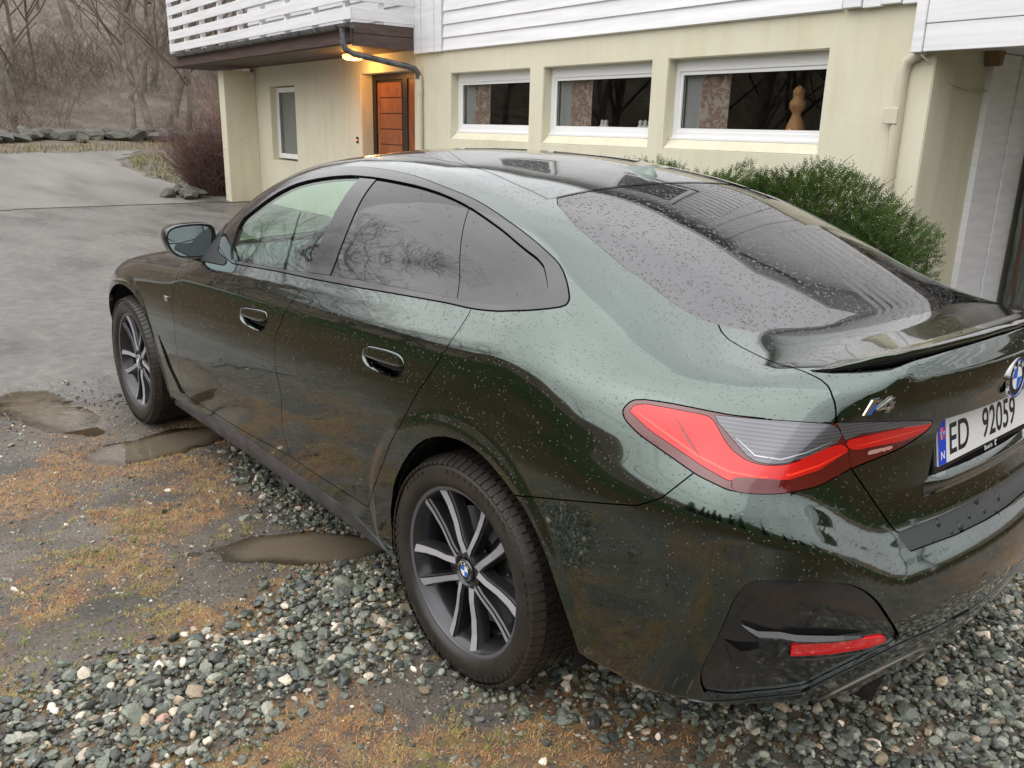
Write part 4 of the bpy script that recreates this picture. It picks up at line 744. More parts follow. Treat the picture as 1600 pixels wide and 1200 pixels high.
# ---- right: deck over the carport, white fascia, boarded opening of the old garage
fz0,fz1=2.175,2.37
MB().box((-5.5,-4.375,fz0),(1.775,-4.41,fz1-.003),.004).build('deck_fascia',M['wboard'],house)
MB().box((-5.5,-4.370,fz1),(1.775,-4.405,fz1+.18),.004).build('deck_fascia',M['wboard'],house)
MB().box((-5.5,-4.41,fz0+.06),(1.775,-8.2,fz1+.16)).build('deck_floor',M['wboard'],house)
rail(-5.5,1.775,2.62,5,-4.37,.14,.08,'deck_railing_board')
for x in np.arange(-5.3,1.7,1.4): MB().box((x,-4.40,2.55),(x+.07,-4.47,3.68)).build('railing_post',M['wboard'],house)
for x in (-5.3,): MB().box((x,-4.45,0),(x+.12,-4.57,2.2)).build('deck_post',M['wboard'],house)
MB().tube([(1.80,-4.46,2.20),(1.93,-4.46,2.12),(1.955,-4.47,2.02),(1.955,-4.47,-.05)],.042,14).build('corner_downpipe',M['cpipe'],house,auto=40)
MB().box((1.93,-4.42,1.66),(2.05,-4.475,1.78),.004).build('pipe_bracket',M['cpipe'],house)
MB().tube([(1.80,-4.40,2.16),(1.74,-4.55,2.06),(1.73,-4.75,1.97),(1.735,-5.1,1.93),(1.735,-5.34,1.94)],.007,6).build('loose_cable',M['cpipe'],house,smooth=True)
MB().prism([(1.62,-5.24,2.24),(1.62,-5.33,2.24),(1.62,-5.31,2.13),(1.62,-5.27,2.12)],(.12,0,0)).build('wooden_bracket',mat('old_wood',(.25,.16,.09),.7),house)
for y0,y1,nm in ((-5.34,-5.79,.0),(-5.80,-6.12,.012)): MB().box((1.755,y0,-.1),(1.70-nm,y1,2.23),.004).build('door_frame_board',M['wboard'],house)
old=mat('weathered_grey_planks',(.10,.10,.09),.8); setin(old,'Base Color',ramp(old,noise(old,5,7,.65,stretch=(3,3,.5)),(.3,(.03,.032,.030)),(.5,(.11,.12,.10)),(.7,(.26,.27,.24))))
rust=mat('rusty_iron',(.12,.045,.025),.7)
gd=empty('garage_door',hw(1.66,-6.15,0),(0,0,HR),label='old weathered plank garage door with rusty iron strap right of the white frame',cat='door')
for i in range(11): MB().box((-.04,-.02-i*.13,.02),(.0,-.02-i*.13-.124,2.1),.004).build('plank',old,gd)
MB().tube([(-.06,-.02,.95),(-.055,-.5,.55),(-.055,-.9,.25)],.016,8).build('iron_strap',rust,gd)
MB().tube([(-.07,-.03,.2),(-.06,-.02,1.15)],.014,8).build('iron_rod',rust,gd)
MB().box((-.12,.03,1.16),(-.05,-.03,1.40),.01).build('white_latch',M['wframe'],gd)
MB().box((-.09,-.0,2.08),(-.02,-1.5,2.17),.004).build('iron_rail',mat('dark_iron',(.05,.03,.028),.6),gd)
sb_=empty('stored_box',hw(1.45,-7.6,0),(0,0,HR),label='pale wooden crate standing on the ground by the old garage door',cat='crate')
MB().box((-.2,-.25,0),(.2,.25,.45),.01).build('crate_body',wood,sb_)
for z in (.08,.22,.36): MB().box((-.212,-.26,z),(.212,.26,z+.07),.004).build('slat',wood,sb_)
print('house %.1fs'%(time.time()-T0))
# ---------------------------------------------------------------- yew hedge in front of the basement wall
def ellip_r(u,v): pass
def yew(name,x0,x1,y0,y1,ztop,nsh,seed,parent=None):
    r=np.random.default_rng(seed); 
    Q=[];Pp=[];Dd=[]
    # shoots start inside the bush and reach its uneven skin
    n=nsh; x=r.uniform(x0,x1,n); y=r.uniform(y0,y1,n); z=r.uniform(.1,1.,n)**.7*ztop
    cx,cy=(x0+x1)/2,(y0+y1)/2; hx,hy=(x1-x0)/2,(y1-y0)/2
    f=np.maximum(np.abs((x-cx)/hx)**5,np.abs((y-cy)/hy)**4); lim=ztop*(1-.35*f)*(.80+.36*vnoise(x,y,2.4,seed,3))
    z=z/ztop*lim
    skin=np.maximum.reduce([np.abs((x-cx)/hx),np.abs((y-cy)/hy),z/lim])
    k=skin>r.uniform(.62,.99,n); x,y,z=x[k],y[k],z[k]; n=len(x)
    out=np.stack([(x-cx)/hx*.9/ (hx),(y-cy)/hy*1.4,np.full(n,.55)+.8*(z/ztop)**3],1)+r.normal(0,.45,(n,3)); out/=np.linalg.norm(out,axis=1)[:,None]
    L=r.uniform(.035,.085,n); big=(r.uniform(size=n)<.010)&(z>ztop*.75); L[big]*=2.8
    b=np.stack([x,y,z],1)
    # needles along each shoot
    nn=8; t=np.linspace(.05,1,nn); P=(b[:,None,:]+out[:,None,:]*L[:,None,None]*t[None,:,None]); 
    a=r.normal(0,1,(n,3)); s=np.cross(out,a); s/=np.linalg.norm(s,axis=1)[:,None]+1e-9
    sg=np.where(np.arange(nn)%2==0,1,-1)[None,:,None]
    d=s[:,None,:]*sg+out[:,None,:]*.7; d/=np.linalg.norm(d,axis=2)[:,:,None]; nl=r.uniform(.014,.024,(n,nn,1))*(1-.35*t[None,:,None])
    w=np.cross(d,np.cross(out,s)[:,None,:]+0*d); w/=np.linalg.norm(w,axis=2)[:,:,None]+1e-9; w*=.0042
    tip=P+d*nl; mid=P+d*nl*.5
    V=np.stack([P,mid+w,tip,mid-w],2).reshape(-1,3); Fq=np.arange(len(V)).reshape(-1,4)
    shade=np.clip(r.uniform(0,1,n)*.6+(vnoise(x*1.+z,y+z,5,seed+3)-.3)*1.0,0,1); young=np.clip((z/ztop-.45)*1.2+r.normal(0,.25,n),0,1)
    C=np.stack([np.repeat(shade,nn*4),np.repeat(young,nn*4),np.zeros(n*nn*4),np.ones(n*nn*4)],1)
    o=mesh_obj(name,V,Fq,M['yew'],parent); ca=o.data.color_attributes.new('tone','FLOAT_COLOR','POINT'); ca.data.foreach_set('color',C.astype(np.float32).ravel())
    o['kind']='stuff'
    m=MB()
    for i in range(len(x)):
        if L[i]>.13 or i%23==0: m.tube([b[i]-out[i]*.02,b[i]+out[i]*L[i]],[.0035,.001],4,False)
    o2=m.build('twigs',M['twig'],parent); o2['kind']='stuff'
    return o
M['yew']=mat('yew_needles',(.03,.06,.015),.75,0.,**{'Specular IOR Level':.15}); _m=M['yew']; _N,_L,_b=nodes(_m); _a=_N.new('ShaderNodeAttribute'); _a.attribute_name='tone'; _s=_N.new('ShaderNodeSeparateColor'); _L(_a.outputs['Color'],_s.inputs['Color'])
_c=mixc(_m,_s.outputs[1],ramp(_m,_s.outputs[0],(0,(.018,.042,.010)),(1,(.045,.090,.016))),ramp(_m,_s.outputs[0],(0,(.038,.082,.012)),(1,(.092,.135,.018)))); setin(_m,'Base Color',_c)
M['twig']=mat('brown_twigs',(.07,.05,.035),.8)
M['bark']=mat('grey_brown_bark',(.13,.11,.09),.85); setin(M['bark'],'Base Color',ramp(M['bark'],noise(M['bark'],3,5),(.35,(.10,.085,.07)),(.65,(.24,.21,.175))))
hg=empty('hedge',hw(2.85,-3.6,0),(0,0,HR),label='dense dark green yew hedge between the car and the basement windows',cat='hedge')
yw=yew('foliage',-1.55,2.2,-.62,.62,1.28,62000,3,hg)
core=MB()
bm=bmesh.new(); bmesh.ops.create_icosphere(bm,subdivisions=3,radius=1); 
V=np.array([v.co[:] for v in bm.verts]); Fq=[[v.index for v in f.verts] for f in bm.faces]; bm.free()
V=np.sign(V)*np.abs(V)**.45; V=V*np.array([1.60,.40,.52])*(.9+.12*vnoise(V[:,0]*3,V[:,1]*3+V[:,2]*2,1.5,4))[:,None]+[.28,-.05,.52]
mesh_obj('dark_core',V,Fq,mat('hedge_core_shade',(.010,.016,.006),.9),hg,True)  # solid core coloured near-black in place of the shade inside the foliage
# ---------------------------------------------------------------- bare trees
def bare_tree(h,seed,m,depth=5,r0=.13,spread=.55,lean=0.,kids=(2,4)):
    rr=random.Random(seed); mb=MB(); tr=MB()
    def grow(p,d,L,r,lev,tgt):
        n=4 if lev<2 else 3; pts=[p];rs=[r]; q=p.copy(); dd=d.copy()
        for i in range(n):
            dd=(dd+Vector((rr.gauss(0,.13),rr.gauss(0,.13),rr.gauss(.05,.08)))).normalized(); q=q+dd*L/n; pts.append(q.copy()); rs.append(r*(1-.55*(i+1)/n))
        tgt.tube(pts,rs,8 if lev==0 else (5 if lev<3 else 3),False)
        if lev>=depth: return
        k=rr.randint(*kids)+(3 if lev==0 else 0)
        for j in range(k):
            t=rr.uniform(.3,1.) if lev else rr.uniform(.25,1.); i=min(int(t*n),n-1); b=pts[i].lerp(pts[i+1],t*n-i)
            ax=Vector((rr.gauss(0,1),rr.gauss(0,1),rr.gauss(.15,.5))).normalized(); nd=(dd*(1-spread)+ax*spread+Vector((0,0,.12))).normalized()
            grow(b,nd,L*rr.uniform(.45,.72),max(rs[i]*rr.uniform(.4,.62),.004),lev+1,mb)
    grow(Vector((0,0,-.1)),Vector((lean,0,1)).normalized(),h*.55,r0,0,tr)
    return tr,mb
M['twigs_far']=mat('pale_winter_twigs',(.15,.12,.095),.85)
def tree_proto(i,h,seed,**kw):
    root=empty('bare_tree',(0,0,0)); tr,mb=bare_tree(h,seed,None,**kw)
    tr.build('trunk',M['bark'],root,smooth=True); mb.build('crown',M['twigs_far'],root,smooth=True); return root
def copy_tree2(o):
    c=o.copy(); S.collection.objects.link(c)
    for ch in o.children: d=ch.copy(); S.collection.objects.link(d); d.parent=c
    return c
protos=[tree_proto(0,9,11,r0=.10),tree_proto(1,11,23,r0=.14),tree_proto(2,8,37,r0=.08,spread=.45),tree_proto(3,10,51,r0=.12,spread=.62)]
lbs=['slender bare tree rising behind the boulders, leftmost of the row','bare grey trunk with low forking limbs behind the boulders','thin leaning bare tree close to the balcony end','twin-looking bare tree with fine upright twigs on the bank']
spots=[(29.6,-7.6,0,1.0),(30.6,-8.6,1,1.05),(29.2,-8.9,2,1.0),(30.0,-9.6,3,.95)]
import itertools
rr=random.Random(4)
for i in range(64):
    x=rr.uniform(31,56); y=-10-(x-31)*.35+rr.uniform(-9,14); spots.append((x,y,rr.randrange(4),rr.uniform(.8,1.35)))
for i,(x,y,k,s) in enumerate(spots):
    o=protos[k] if i in (0,1,2,3) and k==i else copy_tree2(protos[k])
    o.location=(x,y,float(gz(x,y))-.1); o.rotation_euler=(0,0,rr.uniform(0,6.28)); o.scale=(s,s,s)
    if i<4: tag(o,lbs[i],'tree','bare trees behind the boulders')
    else: tag(o,'bare leafless tree in the wood covering the brown hillside','tree','bare trees on the hillside')
# tangle of brush between the trunks
def brush(name,pts,h,n,seed,m,label,cat='bush',spread=.5,kind='stuff',r=.004,parent=None,per=1,arch=.0):
    rg=np.random.default_rng(seed); V=[];Fq=[]
    mb=MB()
    P=rg.integers(0,len(pts),n)
    for i in range(n):
        cx,cy,rad=pts[P[i]]; a=rg.uniform(0,6.28); q=rad*math.sqrt(rg.uniform()); x=cx+q*math.cos(a);y=cy+q*math.sin(a); z=float(gz(x,y)) if parent is None else 0
        d=np.array([rg.normal(0,spread),rg.normal(0,spread),1.]); L=h*rg.uniform(.4,1.); p=np.array([x,y,z]); 
        pp=[p]; 
        for s in range(3): d=d+np.array([rg.normal(0,.25),rg.normal(0,.25),-arch]); pp.append(pp[-1]+d/np.linalg.norm(d)*L/3)
        mb.tube(pp,[r,r*.8,r*.6,r*.25],3,False)
        for s in range(per):
            t=pp[rg.integers(1,4)]; e=d+rg.normal(0,.8,3); mb.tube([t,t+e/np.linalg.norm(e)*L*.28],[r*.5,r*.2],3,False)
    o=mb.build(name,m,parent); 
    if kind: o['kind']=kind
    return tag(o,label,cat)
brush('undergrowth',[(30+rr.uniform(0,10),-8+rr.uniform(-10,9),2.2) for _ in range(26)],2.4,2600,8,M['twigs_far'],'tangled brown undergrowth on the bank behind the boulders','undergrowth',.7,r=.011,per=3,arch=.15)
# purple-brown twiggy bush against the end of the porch wall
tb=empty('twiggy_bush',(16.85,-4.95,0),label='large bare purple brown twiggy bush beside the end of the cream porch wall',cat='bush')
M['purple']=mat('purple_brown_twigs',(.16,.095,.085),.85)
o=brush('twigs',[(0,-.1,.30),(.35,-.35,.35)],1.7,1500,12,M['purple'],None,None,.17,'stuff',.0055,tb,4,.12)
o=brush('old_stems',[(0,-.3,.5)],1.2,60,13,M['twig'],None,None,.4,'stuff',.014,tb,2,.1)
# red-brown beech twigs higher up by the balcony
tb2=empty('beech_hedge',(19.5,-7.6,float(gz(19.5,-7.6))),label='tall reddish brown leafless hedge plant showing under the balcony end',cat='bush')
brush('twigs',[(0,0,.45),(.6,-.5,.45)],2.8,700,14,mat('red_brown_twigs',(.19,.085,.06),.85),None,None,.3,'stuff',.007,tb2,3,.05)
# boulders of the dry stone bank
bst=mat('mossy_boulder',(.16,.16,.14),.8); setin(bst,'Base Color',ramp(bst,noise(bst,2.2,6),(.3,(.045,.045,.042)),(.5,(.12,.115,.10)),(.68,(.13,.15,.07)))); setin(bst,'Normal',bump(bst,noise(bst,7,6),.6,.06))
def boulder(x,y,s,seed,label,group):
    r=np.random.default_rng(seed); V=cuts(JV,10,r)*s*np.array([1.25,.9,.62]); R=np.array(Euler((r.normal(0,.25),r.normal(0,.25),r.uniform(0,6.28))).to_matrix()); V=V@R.T
    o=mesh_obj('boulder',V,JF,bst,None,False); o.location=(x,y,float(gz(x,y))+s*.28); return tag(o,label,'boulder',group)
ORD=['first','second','third','fourth','fifth','sixth','seventh','eighth','ninth','tenth','eleventh','twelfth','thirteenth','fourteenth','fifteenth','sixteenth','seventeenth','eighteenth','nineteenth','twentieth']
ORD+=['twenty-'+q for q in ORD[:9]]+['thirtieth']+['thirty-'+q for q in ORD[:9]]
k=0
for i in range(34):
    t=i/33; x=28.6+rr.uniform(-.5,.6)+t*1.4; y=-2.8-t*9.0+rr.uniform(-.2,.2)
    boulder(x,y,rr.uniform(.24,.46),100+i,ORD[33-i]+' grey boulder leftwards from the porch bush in the row edging the drive','boulders along the drive')
for i in range(12):
    boulder(29.6+rr.uniform(-.3,.6),-7.6-i*.3,rr.uniform(.22,.42),200+i,ORD[11-i]+' boulder leftwards from the porch bush in the upper layer of the stone row','boulders piled on the row')
for i,(x,y,s) in enumerate(((16.15,-4.35,.22),(16.6,-4.1,.20),(16.35,-4.55,.26),(16.9,-4.45,.22))):
    boulder(x,y,s,300+i,['dark stone nearest the cream porch wall under the twiggy bush','pale grey stone foremost under the purple twiggy bush','largest lichen covered stone under the twiggy bush, behind the others','dark stone furthest left under the purple twiggy bush'][i],'stones under the twiggy bush')
# verge grass beyond the drive and the green island
def blades(name,n,cond,box,h,cols,label,seed):
    r=np.random.default_rng(seed); x=r.uniform(box[0],box[1],n);y=r.uniform(box[2],box[3],n); k=cond(x,y); x,y=x[k],y[k]; n=len(x)
    a=r.uniform(0,6.28,n); hh=h*r.uniform(.5,1.2,n); b=np.stack([x,y,gz(x,y)-.02],1); t=b+np.stack([np.cos(a)*hh*.5,np.sin(a)*hh*.5,hh],1); s=np.stack([-np.sin(a),np.cos(a),a*0],1)*.012
    V=np.stack([b-s,b+s,t],1).reshape(-1,3); m=mat(name+'_blades',cols[0],.7); setin(m,'Base Color',ramp(m,noise(m,1.5,4),(.35,cols[0]),(.65,cols[1])))
    return tag(mesh_obj(name,V,np.arange(len(V)).reshape(-1,3),m),label,'grass',kind='stuff')
blades('verge_grass',9000,lambda x,y:np.abs(x+.25*(y+9)-27.9)<.9,(25,31.5,-13,8),.16,((.30,.22,.10),(.20,.20,.08)),'strip of yellowed grass between the drive and the boulders',1)
blades('island_grass',9000,lambda x,y:np.hypot((x-20.3)/5.2,(y+7.1)/1.9)<1.05,(14,27,-9.5,-4.5),.10,((.12,.15,.03),(.26,.21,.09)),'patch of short green grass on the inside of the drive bend',2)
# ---------------------------------------------------------------- what stands behind the camera and shows in the paint and glass
def conifer(h,seed):
    r=np.random.default_rng(seed); root=empty('spruce_tree'); MB().tube([(0,0,-.2),(0,0,h*.9)],[.22,.04],7).build('trunk',M['bark'],root,smooth=True)
    n=5200; t=r.uniform(0,1,n)**.8; z=h*(.10+.90*t); R=(h*.26*(1-t)+.15)*(.75+.35*np.sin(t*60+r.uniform(0,.5,n))); a=r.uniform(0,6.28,n); q=R*np.sqrt(r.uniform(.15,1,n))
    b=np.stack([q*np.cos(a),q*np.sin(a),z-q*.22],1); d=np.stack([np.cos(a),np.sin(a),a*0-.4],1)+r.normal(0,.3,(n,3)); d/=np.linalg.norm(d,axis=1)[:,None]
    s=np.cross(d,r.normal(0,1,(n,3))); s/=np.linalg.norm(s,axis=1)[:,None]; L=r.uniform(.35,.8,n)[:,None]; V=np.stack([b-s*.10,b+s*.10,b+d*L+s*.05,b+d*L-s*.05],1).reshape(-1,3)
    mesh_obj('crown',V,np.arange(len(V)).reshape(-1,4),M['spruce'],root); return root
M['spruce']=mat('spruce_needles',(.022,.04,.018),.7)
cp=[conifer(11,1),conifer(8,2)]
sp_=[(-6,34,0,.8),(-11,38,1,.9),(-2,40,1,1.0),(-17,33,0,.8),(3,42,0,1.),(-24,32,1,1.),(9,46,0,1.),(-36,24,0,.9),(-42,10,1,1.),(-45,-4,1,.9),(-44,-18,0,.9),(-38,2,0,.7)]
for i,(x,y,k,s) in enumerate(sp_):
    o=cp[k] if i==k else copy_tree2(cp[k]); o.location=(x,y,float(gz(x,y))-.1); o.scale=(s,s,s); o.rotation_euler=(0,0,i*1.3); tag(o,'dark green spruce in the tree line across the field behind the camera','tree','spruces across the field')
for i,(x,y,k,s) in enumerate([(13,11,1,1.0),(17,10,3,1.05),(21,12,1,1.1),(10,15,3,.9),(25,9,0,1.2),(29,6,2,1.2),(16,17,1,1.1),(33,11,3,1.3),(22,20,1,1.2),(7,19,3,.9),(15,7.5,1,.9),(18,8.5,3,1.0),(12.5,8.5,2,1.0),(20,7,0,1.1),(23,9.5,1,1.2),(16,9.3,0,1.1),(27,12,3,1.4),(19,14,1,1.3)]):
    o=copy_tree2(protos[k]); o.location=(x,y,float(gz(x,y))-.1); o.scale=(s,s,s); o.rotation_euler=(0,0,i*2.1); tag(o,'bare birch by the field, mirrored in the side windows of the car','tree','bare trees beside the field')
# power line
pw=empty('power_line',(0,0,0),label='overhead power line crossing the field on grey wooden poles',cat='power line')
for x in (-18,34): MB().tube([(x,24,-1),(x,24,9.2)],[.13,.10],10).build('pole',M['bark'],pw,smooth=True)
for dz,dy in ((9.0,-.5),(9.0,0),(9.0,.5)): MB().tube([(-18+52*t,24+dy,dz-2.4*4*t*(1-t)*.4) for t in np.linspace(0,1,17)],.018,5).build('wire',M['black'],pw)
print('green %.1fs'%(time.time()-T0))
# ---------------------------------------------------------------- car body: one smooth solid, meshed and cut into its panels
def surface_nets(h=.0125):
    xs=np.arange(-1.16,3.78,h); ny=int(1.02/h); ys=(np.arange(-1,ny)+.5)*h; zs=np.arange(.14,1.54,h)
    X,Y,Z=np.meshgrid(xs,ys,zs,indexing='ij')
    G=F(X.ravel(),Y.ravel(),Z.ravel()).reshape(X.shape).astype(np.float32)
    sgn=G>0
    nx,nyy,nz=G.shape
    acc=np.zeros((nx-1,nyy-1,nz-1,3),np.float32); cnt=np.zeros((nx-1,nyy-1,nz-1),np.float32)
    offs=[(i,j,k) for i in (0,1) for j in (0,1) for k in (0,1)]
    def sl(o): return tuple(slice(o[a],o[a]+(nx,nyy,nz)[a]-1) for a in range(3))
    for a in range(3):
        for o in offs:
            if o[a]: continue
            p=list(o);p[a]=1;p=tuple(p)
            ga,gb=G[sl(o)],G[sl(p)]; m=(ga>0)!=(gb>0)
            t=np.where(m,ga/(ga-gb+1e-12),0)
            for c in range(3): acc[...,c]+=np.where(m,(o[c] if c!=a else t),0)
            cnt+=m
    act=cnt>0; idx=-np.ones(act.shape,np.int64); idx[act]=np.arange(act.sum())
    ii=np.argwhere(act); rel=acc[act]/cnt[act][:,None]
    V=np.stack([xs[ii[:,0]],ys[ii[:,1]],zs[ii[:,2]]],1)+rel*h
    Q=[]
    # edges along axis a at grid point (i,j,k)
    for a in range(3):
        b,c=[(1,2),(2,0),(0,1)][a]
        s0=[slice(1,-1)]*3; s0[a]=slice(0,-1); s1=list(s0); s1[a]=slice(1,None)
        A=sgn[tuple(s0)];B=sgn[tuple(s1)]
        e=np.argwhere(A!=B); 
        base=e.copy()
        for d_ in range(3):
            if d_!=a: base[:,d_]+=1
        pos=A[tuple(e.T)]
        def cell(db,dc):
            q=base.copy(); q[:,b]-=db; q[:,c]-=dc; return idx[tuple(q.T)]
        q=np.stack([cell(1,1),cell(0,1),cell(0,0),cell(1,0)],1)
        q[~pos]=q[~pos][:,::-1]
        Q.append(q)
    Q=np.concatenate(Q); Q=Q[(Q>=0).all(1)]
    V=V.astype(float); mid=np.abs(V[:,1])<h*.75
    for _ in range(4):
        g=F(*V.T); n=grad(*V.T); n/= (n**2).sum(1)[:,None]+1e-9
        st=-g[:,None]*n; st[mid,1]=0; V+=np.clip(st,-.01,.01)
    V[np.abs(V[:,1])<h*.3,1]=0
    T=np.concatenate([Q[:,[0,1,2]],Q[:,[0,2,3]]])
    return V,T
CV,CT=surface_nets()
keep=~((CV[CT].mean(1)[:,1])<-1e-6); CT=CT[keep]
print('body mesh',len(CV),len(CT),'%.1fs'%(time.time()-T0))
def sdf(P,poly):
    """signed distance to closed polygon, positive inside"""
    poly=np.asarray(poly,float); x,y=P[:,0],P[:,1]; d=np.full(len(P),1e9); ins=np.zeros(len(P),bool)
    for a,b in zip(poly,np.roll(poly,-1,0)):
        e=b-a; L2=e@e
        if L2<1e-12: continue
        t=np.clip(((x-a[0])*e[0]+(y-a[1])*e[1])/L2,0,1)
        d=np.minimum(d,np.hypot(x-a[0]-t*e[0],y-a[1]-t*e[1]))
        cr=((a[1]>y)!=(b[1]>y))&(x<(b[0]-a[0])*(y-a[1])/(b[1]-a[1]+1e-15)+a[0]); ins^=cr
    return np.where(ins,d,-d)
class Body:
    def __init__(s,V,T): s.V=V; s.T=T; s.lab=np.zeros(len(T),int); s.names=['body']
    def cut(s,name,field,frm=None,mask=None,snap=.22):
        """triangles of the panels `frm` where field>0 become panel `name`; edges are cut exactly"""
        sel=np.ones(len(s.T),bool) if frm is None else np.isin(s.lab,[s.names.index(f) for f in frm])
        if mask is not None:
            sel&=mask(s.V[s.T].mean(1))
        si=np.where(sel)[0]; T=s.T[si]; vid=np.unique(T); f=np.full(len(s.V),np.nan); f[vid]=field(s.V[vid])
        # pull vertices lying next to the cut onto it
        E=np.concatenate([T[:,[0,1]],T[:,[1,2]],T[:,[2,0]]]); E=np.unique(np.sort(E,1),axis=0)
        fa,fb=f[E[:,0]],f[E[:,1]]; c=fa*fb<0; E=E[c];fa=fa[c];fb=fb[c]; t=fa/(fa-fb)
        P=s.V[E[:,0]]+(s.V[E[:,1]]-s.V[E[:,0]])*t[:,None]
        a=t<snap; s.V[E[a,0]]=P[a]; f[E[a,0]]=0
        b=(t>1-snap)&(f[E[:,1]]!=0)&(f[E[:,0]]!=0); s.V[E[b,1]]=P[b]; f[E[b,1]]=0
        fT=f[T]; pos=(fT>0).sum(1); neg=(fT<0).sum(1)
        li=len(s.names)
        if name in s.names: li=s.names.index(name)
        else: s.names.append(name)
        s.lab[si[(pos>0)&(neg==0)]]=li
        mixd=(pos>0)&(neg>0); mi=si[mixd]
        newT=[];newL=[];cache={};newV=[]
        nv=len(s.V)
        def cp(i,j):
            k=(i,j) if i<j else (j,i)
            if k not in cache:
                t=f[i]/(f[i]-f[j]); cache[k]=nv+len(newV); newV.append(s.V[i]+(s.V[j]-s.V[i])*t)
            return cache[k]
        for q in mi:
            tr=s.T[q]; old=s.lab[q]; fs=[f[v] for v in tr]
            pp=[];nn=[]
            for k in range(3):
                i,j=tr[k],tr[(k+1)%3]; a_,b_=fs[k],fs[(k+1)%3]
                if a_>=0: pp.append(i)
                if a_<=0: nn.append(i)
                if a_*b_<0:
                    w=cp(i,j); pp.append(w); nn.append(w)
            for poly,l in ((pp,li),(nn,old)):
                for k in range(1,len(poly)-1):
                    newT.append((poly[0],poly[k],poly[k+1])); newL.append(l)
        if newV: s.V=np.concatenate([s.V,np.array(newV)])
        km=np.ones(len(s.T),bool); km[mi]=False
        s.T=np.concatenate([s.T[km],np.array(newT,int).reshape(-1,3)]); s.lab=np.concatenate([s.lab[km],np.array(newL,int)])
    def drop(s,name):
        k=s.lab!=s.names.index(name); s.T=s.T[k]; s.lab=s.lab[k]
    def extract(s,names,side=0,gap=.0017,depth=.02,push=0.,pushf=None,sym=True):
        """-> V,F,N of one panel; sym=True mirrors across the centre plane, side=-1 gives the mirrored copy alone"""
        T=s.T[np.isin(s.lab,[s.names.index(n) for n in names if n in s.names])]
        vid,inv=np.unique(T,return_inverse=True); T=inv.reshape(-1,3); V=s.V[vid].copy()
        ar=np.linalg.norm(np.cross(V[T[:,1]]-V[T[:,0]],V[T[:,2]]-V[T[:,0]]),axis=1); T=T[ar>1e-10]
        N=-grad(*V.T); N/=np.linalg.norm(N,axis=1)[:,None]+1e-12; N[np.abs(V[:,1])<1e-6,1]=0
        # outline
        E=np.concatenate([T[:,[0,1]],T[:,[1,2]],T[:,[2,0]]]); key=np.sort(E,1); u,iv,ct=np.unique(key,axis=0,return_inverse=True,return_counts=True)
        be=E[ct[iv.ravel()]==1]; tri=np.tile(np.arange(len(T)),3)[ct[iv.ravel()]==1]
        onc=(np.abs(V[be[:,0],1])<1e-6)&(np.abs(V[be[:,1],1])<1e-6)
        be=be[~onc]; tri=tri[~onc]
        ins=np.zeros_like(V); cen=V[T].mean(1)
        e=V[be[:,1]]-V[be[:,0]]; le=np.linalg.norm(e,axis=1)+1e-12; e/=le[:,None]
        nn=np.cross(V[T[tri][:,1]]-V[T[tri][:,0]],V[T[tri][:,2]]-V[T[tri][:,0]]); nn/=np.linalg.norm(nn,axis=1)[:,None]+1e-15
        w=np.cross(nn,e)*le[:,None]
        np.add.at(ins,be[:,0],w); np.add.at(ins,be[:,1],w)
        l=np.linalg.norm(ins,axis=1); ok=l>1e-9; ins[ok]/=l[ok][:,None]
        ins[np.abs(V[:,1])<1e-6,1]=0
        V+=ins*gap
        if pushf is not None:
            V=V+N*pushf(V)[:,None]; gn=np.zeros_like(V); c_=np.cross(V[T[:,1]]-V[T[:,0]],V[T[:,2]]-V[T[:,0]])
            for k_ in range(3): np.add.at(gn,T[:,k_],c_)
            gn/=np.linalg.norm(gn,axis=1)[:,None]+1e-15; N=gn
        elif push: V+=N*push
        bv=np.unique(be); m=-np.ones(len(V),int); m[bv]=np.arange(len(bv))
        n0=len(V); top=V[bv]; bot=V[bv]-N[bv]*depth
        # flange verts duplicated so that the panel keeps its own smooth normals
        fl=np.concatenate([top,bot]); 
        q0,q1=m[be[:,0]]+n0,m[be[:,1]]+n0; k=len(bv)
        FQ=np.concatenate([np.stack([q1,q0,q0+k],1),np.stack([q1,q0+k,q1+k],1)])
        Nf=np.concatenate([-ins[bv]]*2)+1e-6
        VV=np.concatenate([V,fl]); NN=np.concatenate([N,Nf]); FF=np.concatenate([T,FQ])
        my=VV*[1,-1,1]; mn=NN*[1,-1,1]
        if side==-1: return my,FF[:,::-1],mn
        if sym and side==0:
            rm=np.arange(len(VV))+len(VV); z0=np.abs(VV[:,1])<1e-6; rm[z0]=np.where(z0)[0]
            return np.concatenate([VV,my]),np.concatenate([FF,rm[FF[:,::-1]]]),np.concatenate([NN,mn])
        return VV,FF,NN
B=Body(CV,CT)
XZ=lambda k:[(p[0],p[2]) for p in TR[k]]
side=lambda P:P[:,[0,2]]
yy=lambda P:np.abs(P[:,1])
lid=lambda P:np.stack([np.abs(P[:,1]),P[:,2]+P[:,0]],1)
top_=lambda P:np.stack([P[:,0],np.abs(P[:,1])],1)
def wrap(P):
    P=np.asarray(P,float); return np.stack([np.arctan2(np.abs(P[:,1]),-(P[:,0]+.30))*.85,P[:,2]],1)
def smoothpoly(P,n=2,closed=True):
    P=np.asarray(P,float)
    for _ in range(n):
        A=P; Bp=np.roll(P,-1,0) 
        if not closed: A=P[:-1];Bp=P[1:]
        Q=np.empty((len(A)*2,P.shape[1])); Q[0::2]=.75*A+.25*Bp; Q[1::2]=.25*A+.75*Bp
        if not closed: Q=np.vstack([P[:1],Q,P[-1:]])
        P=Q
    return P
# side glass area
dl=[p for p in XZ('dlo_out') if p[0]<2.12]
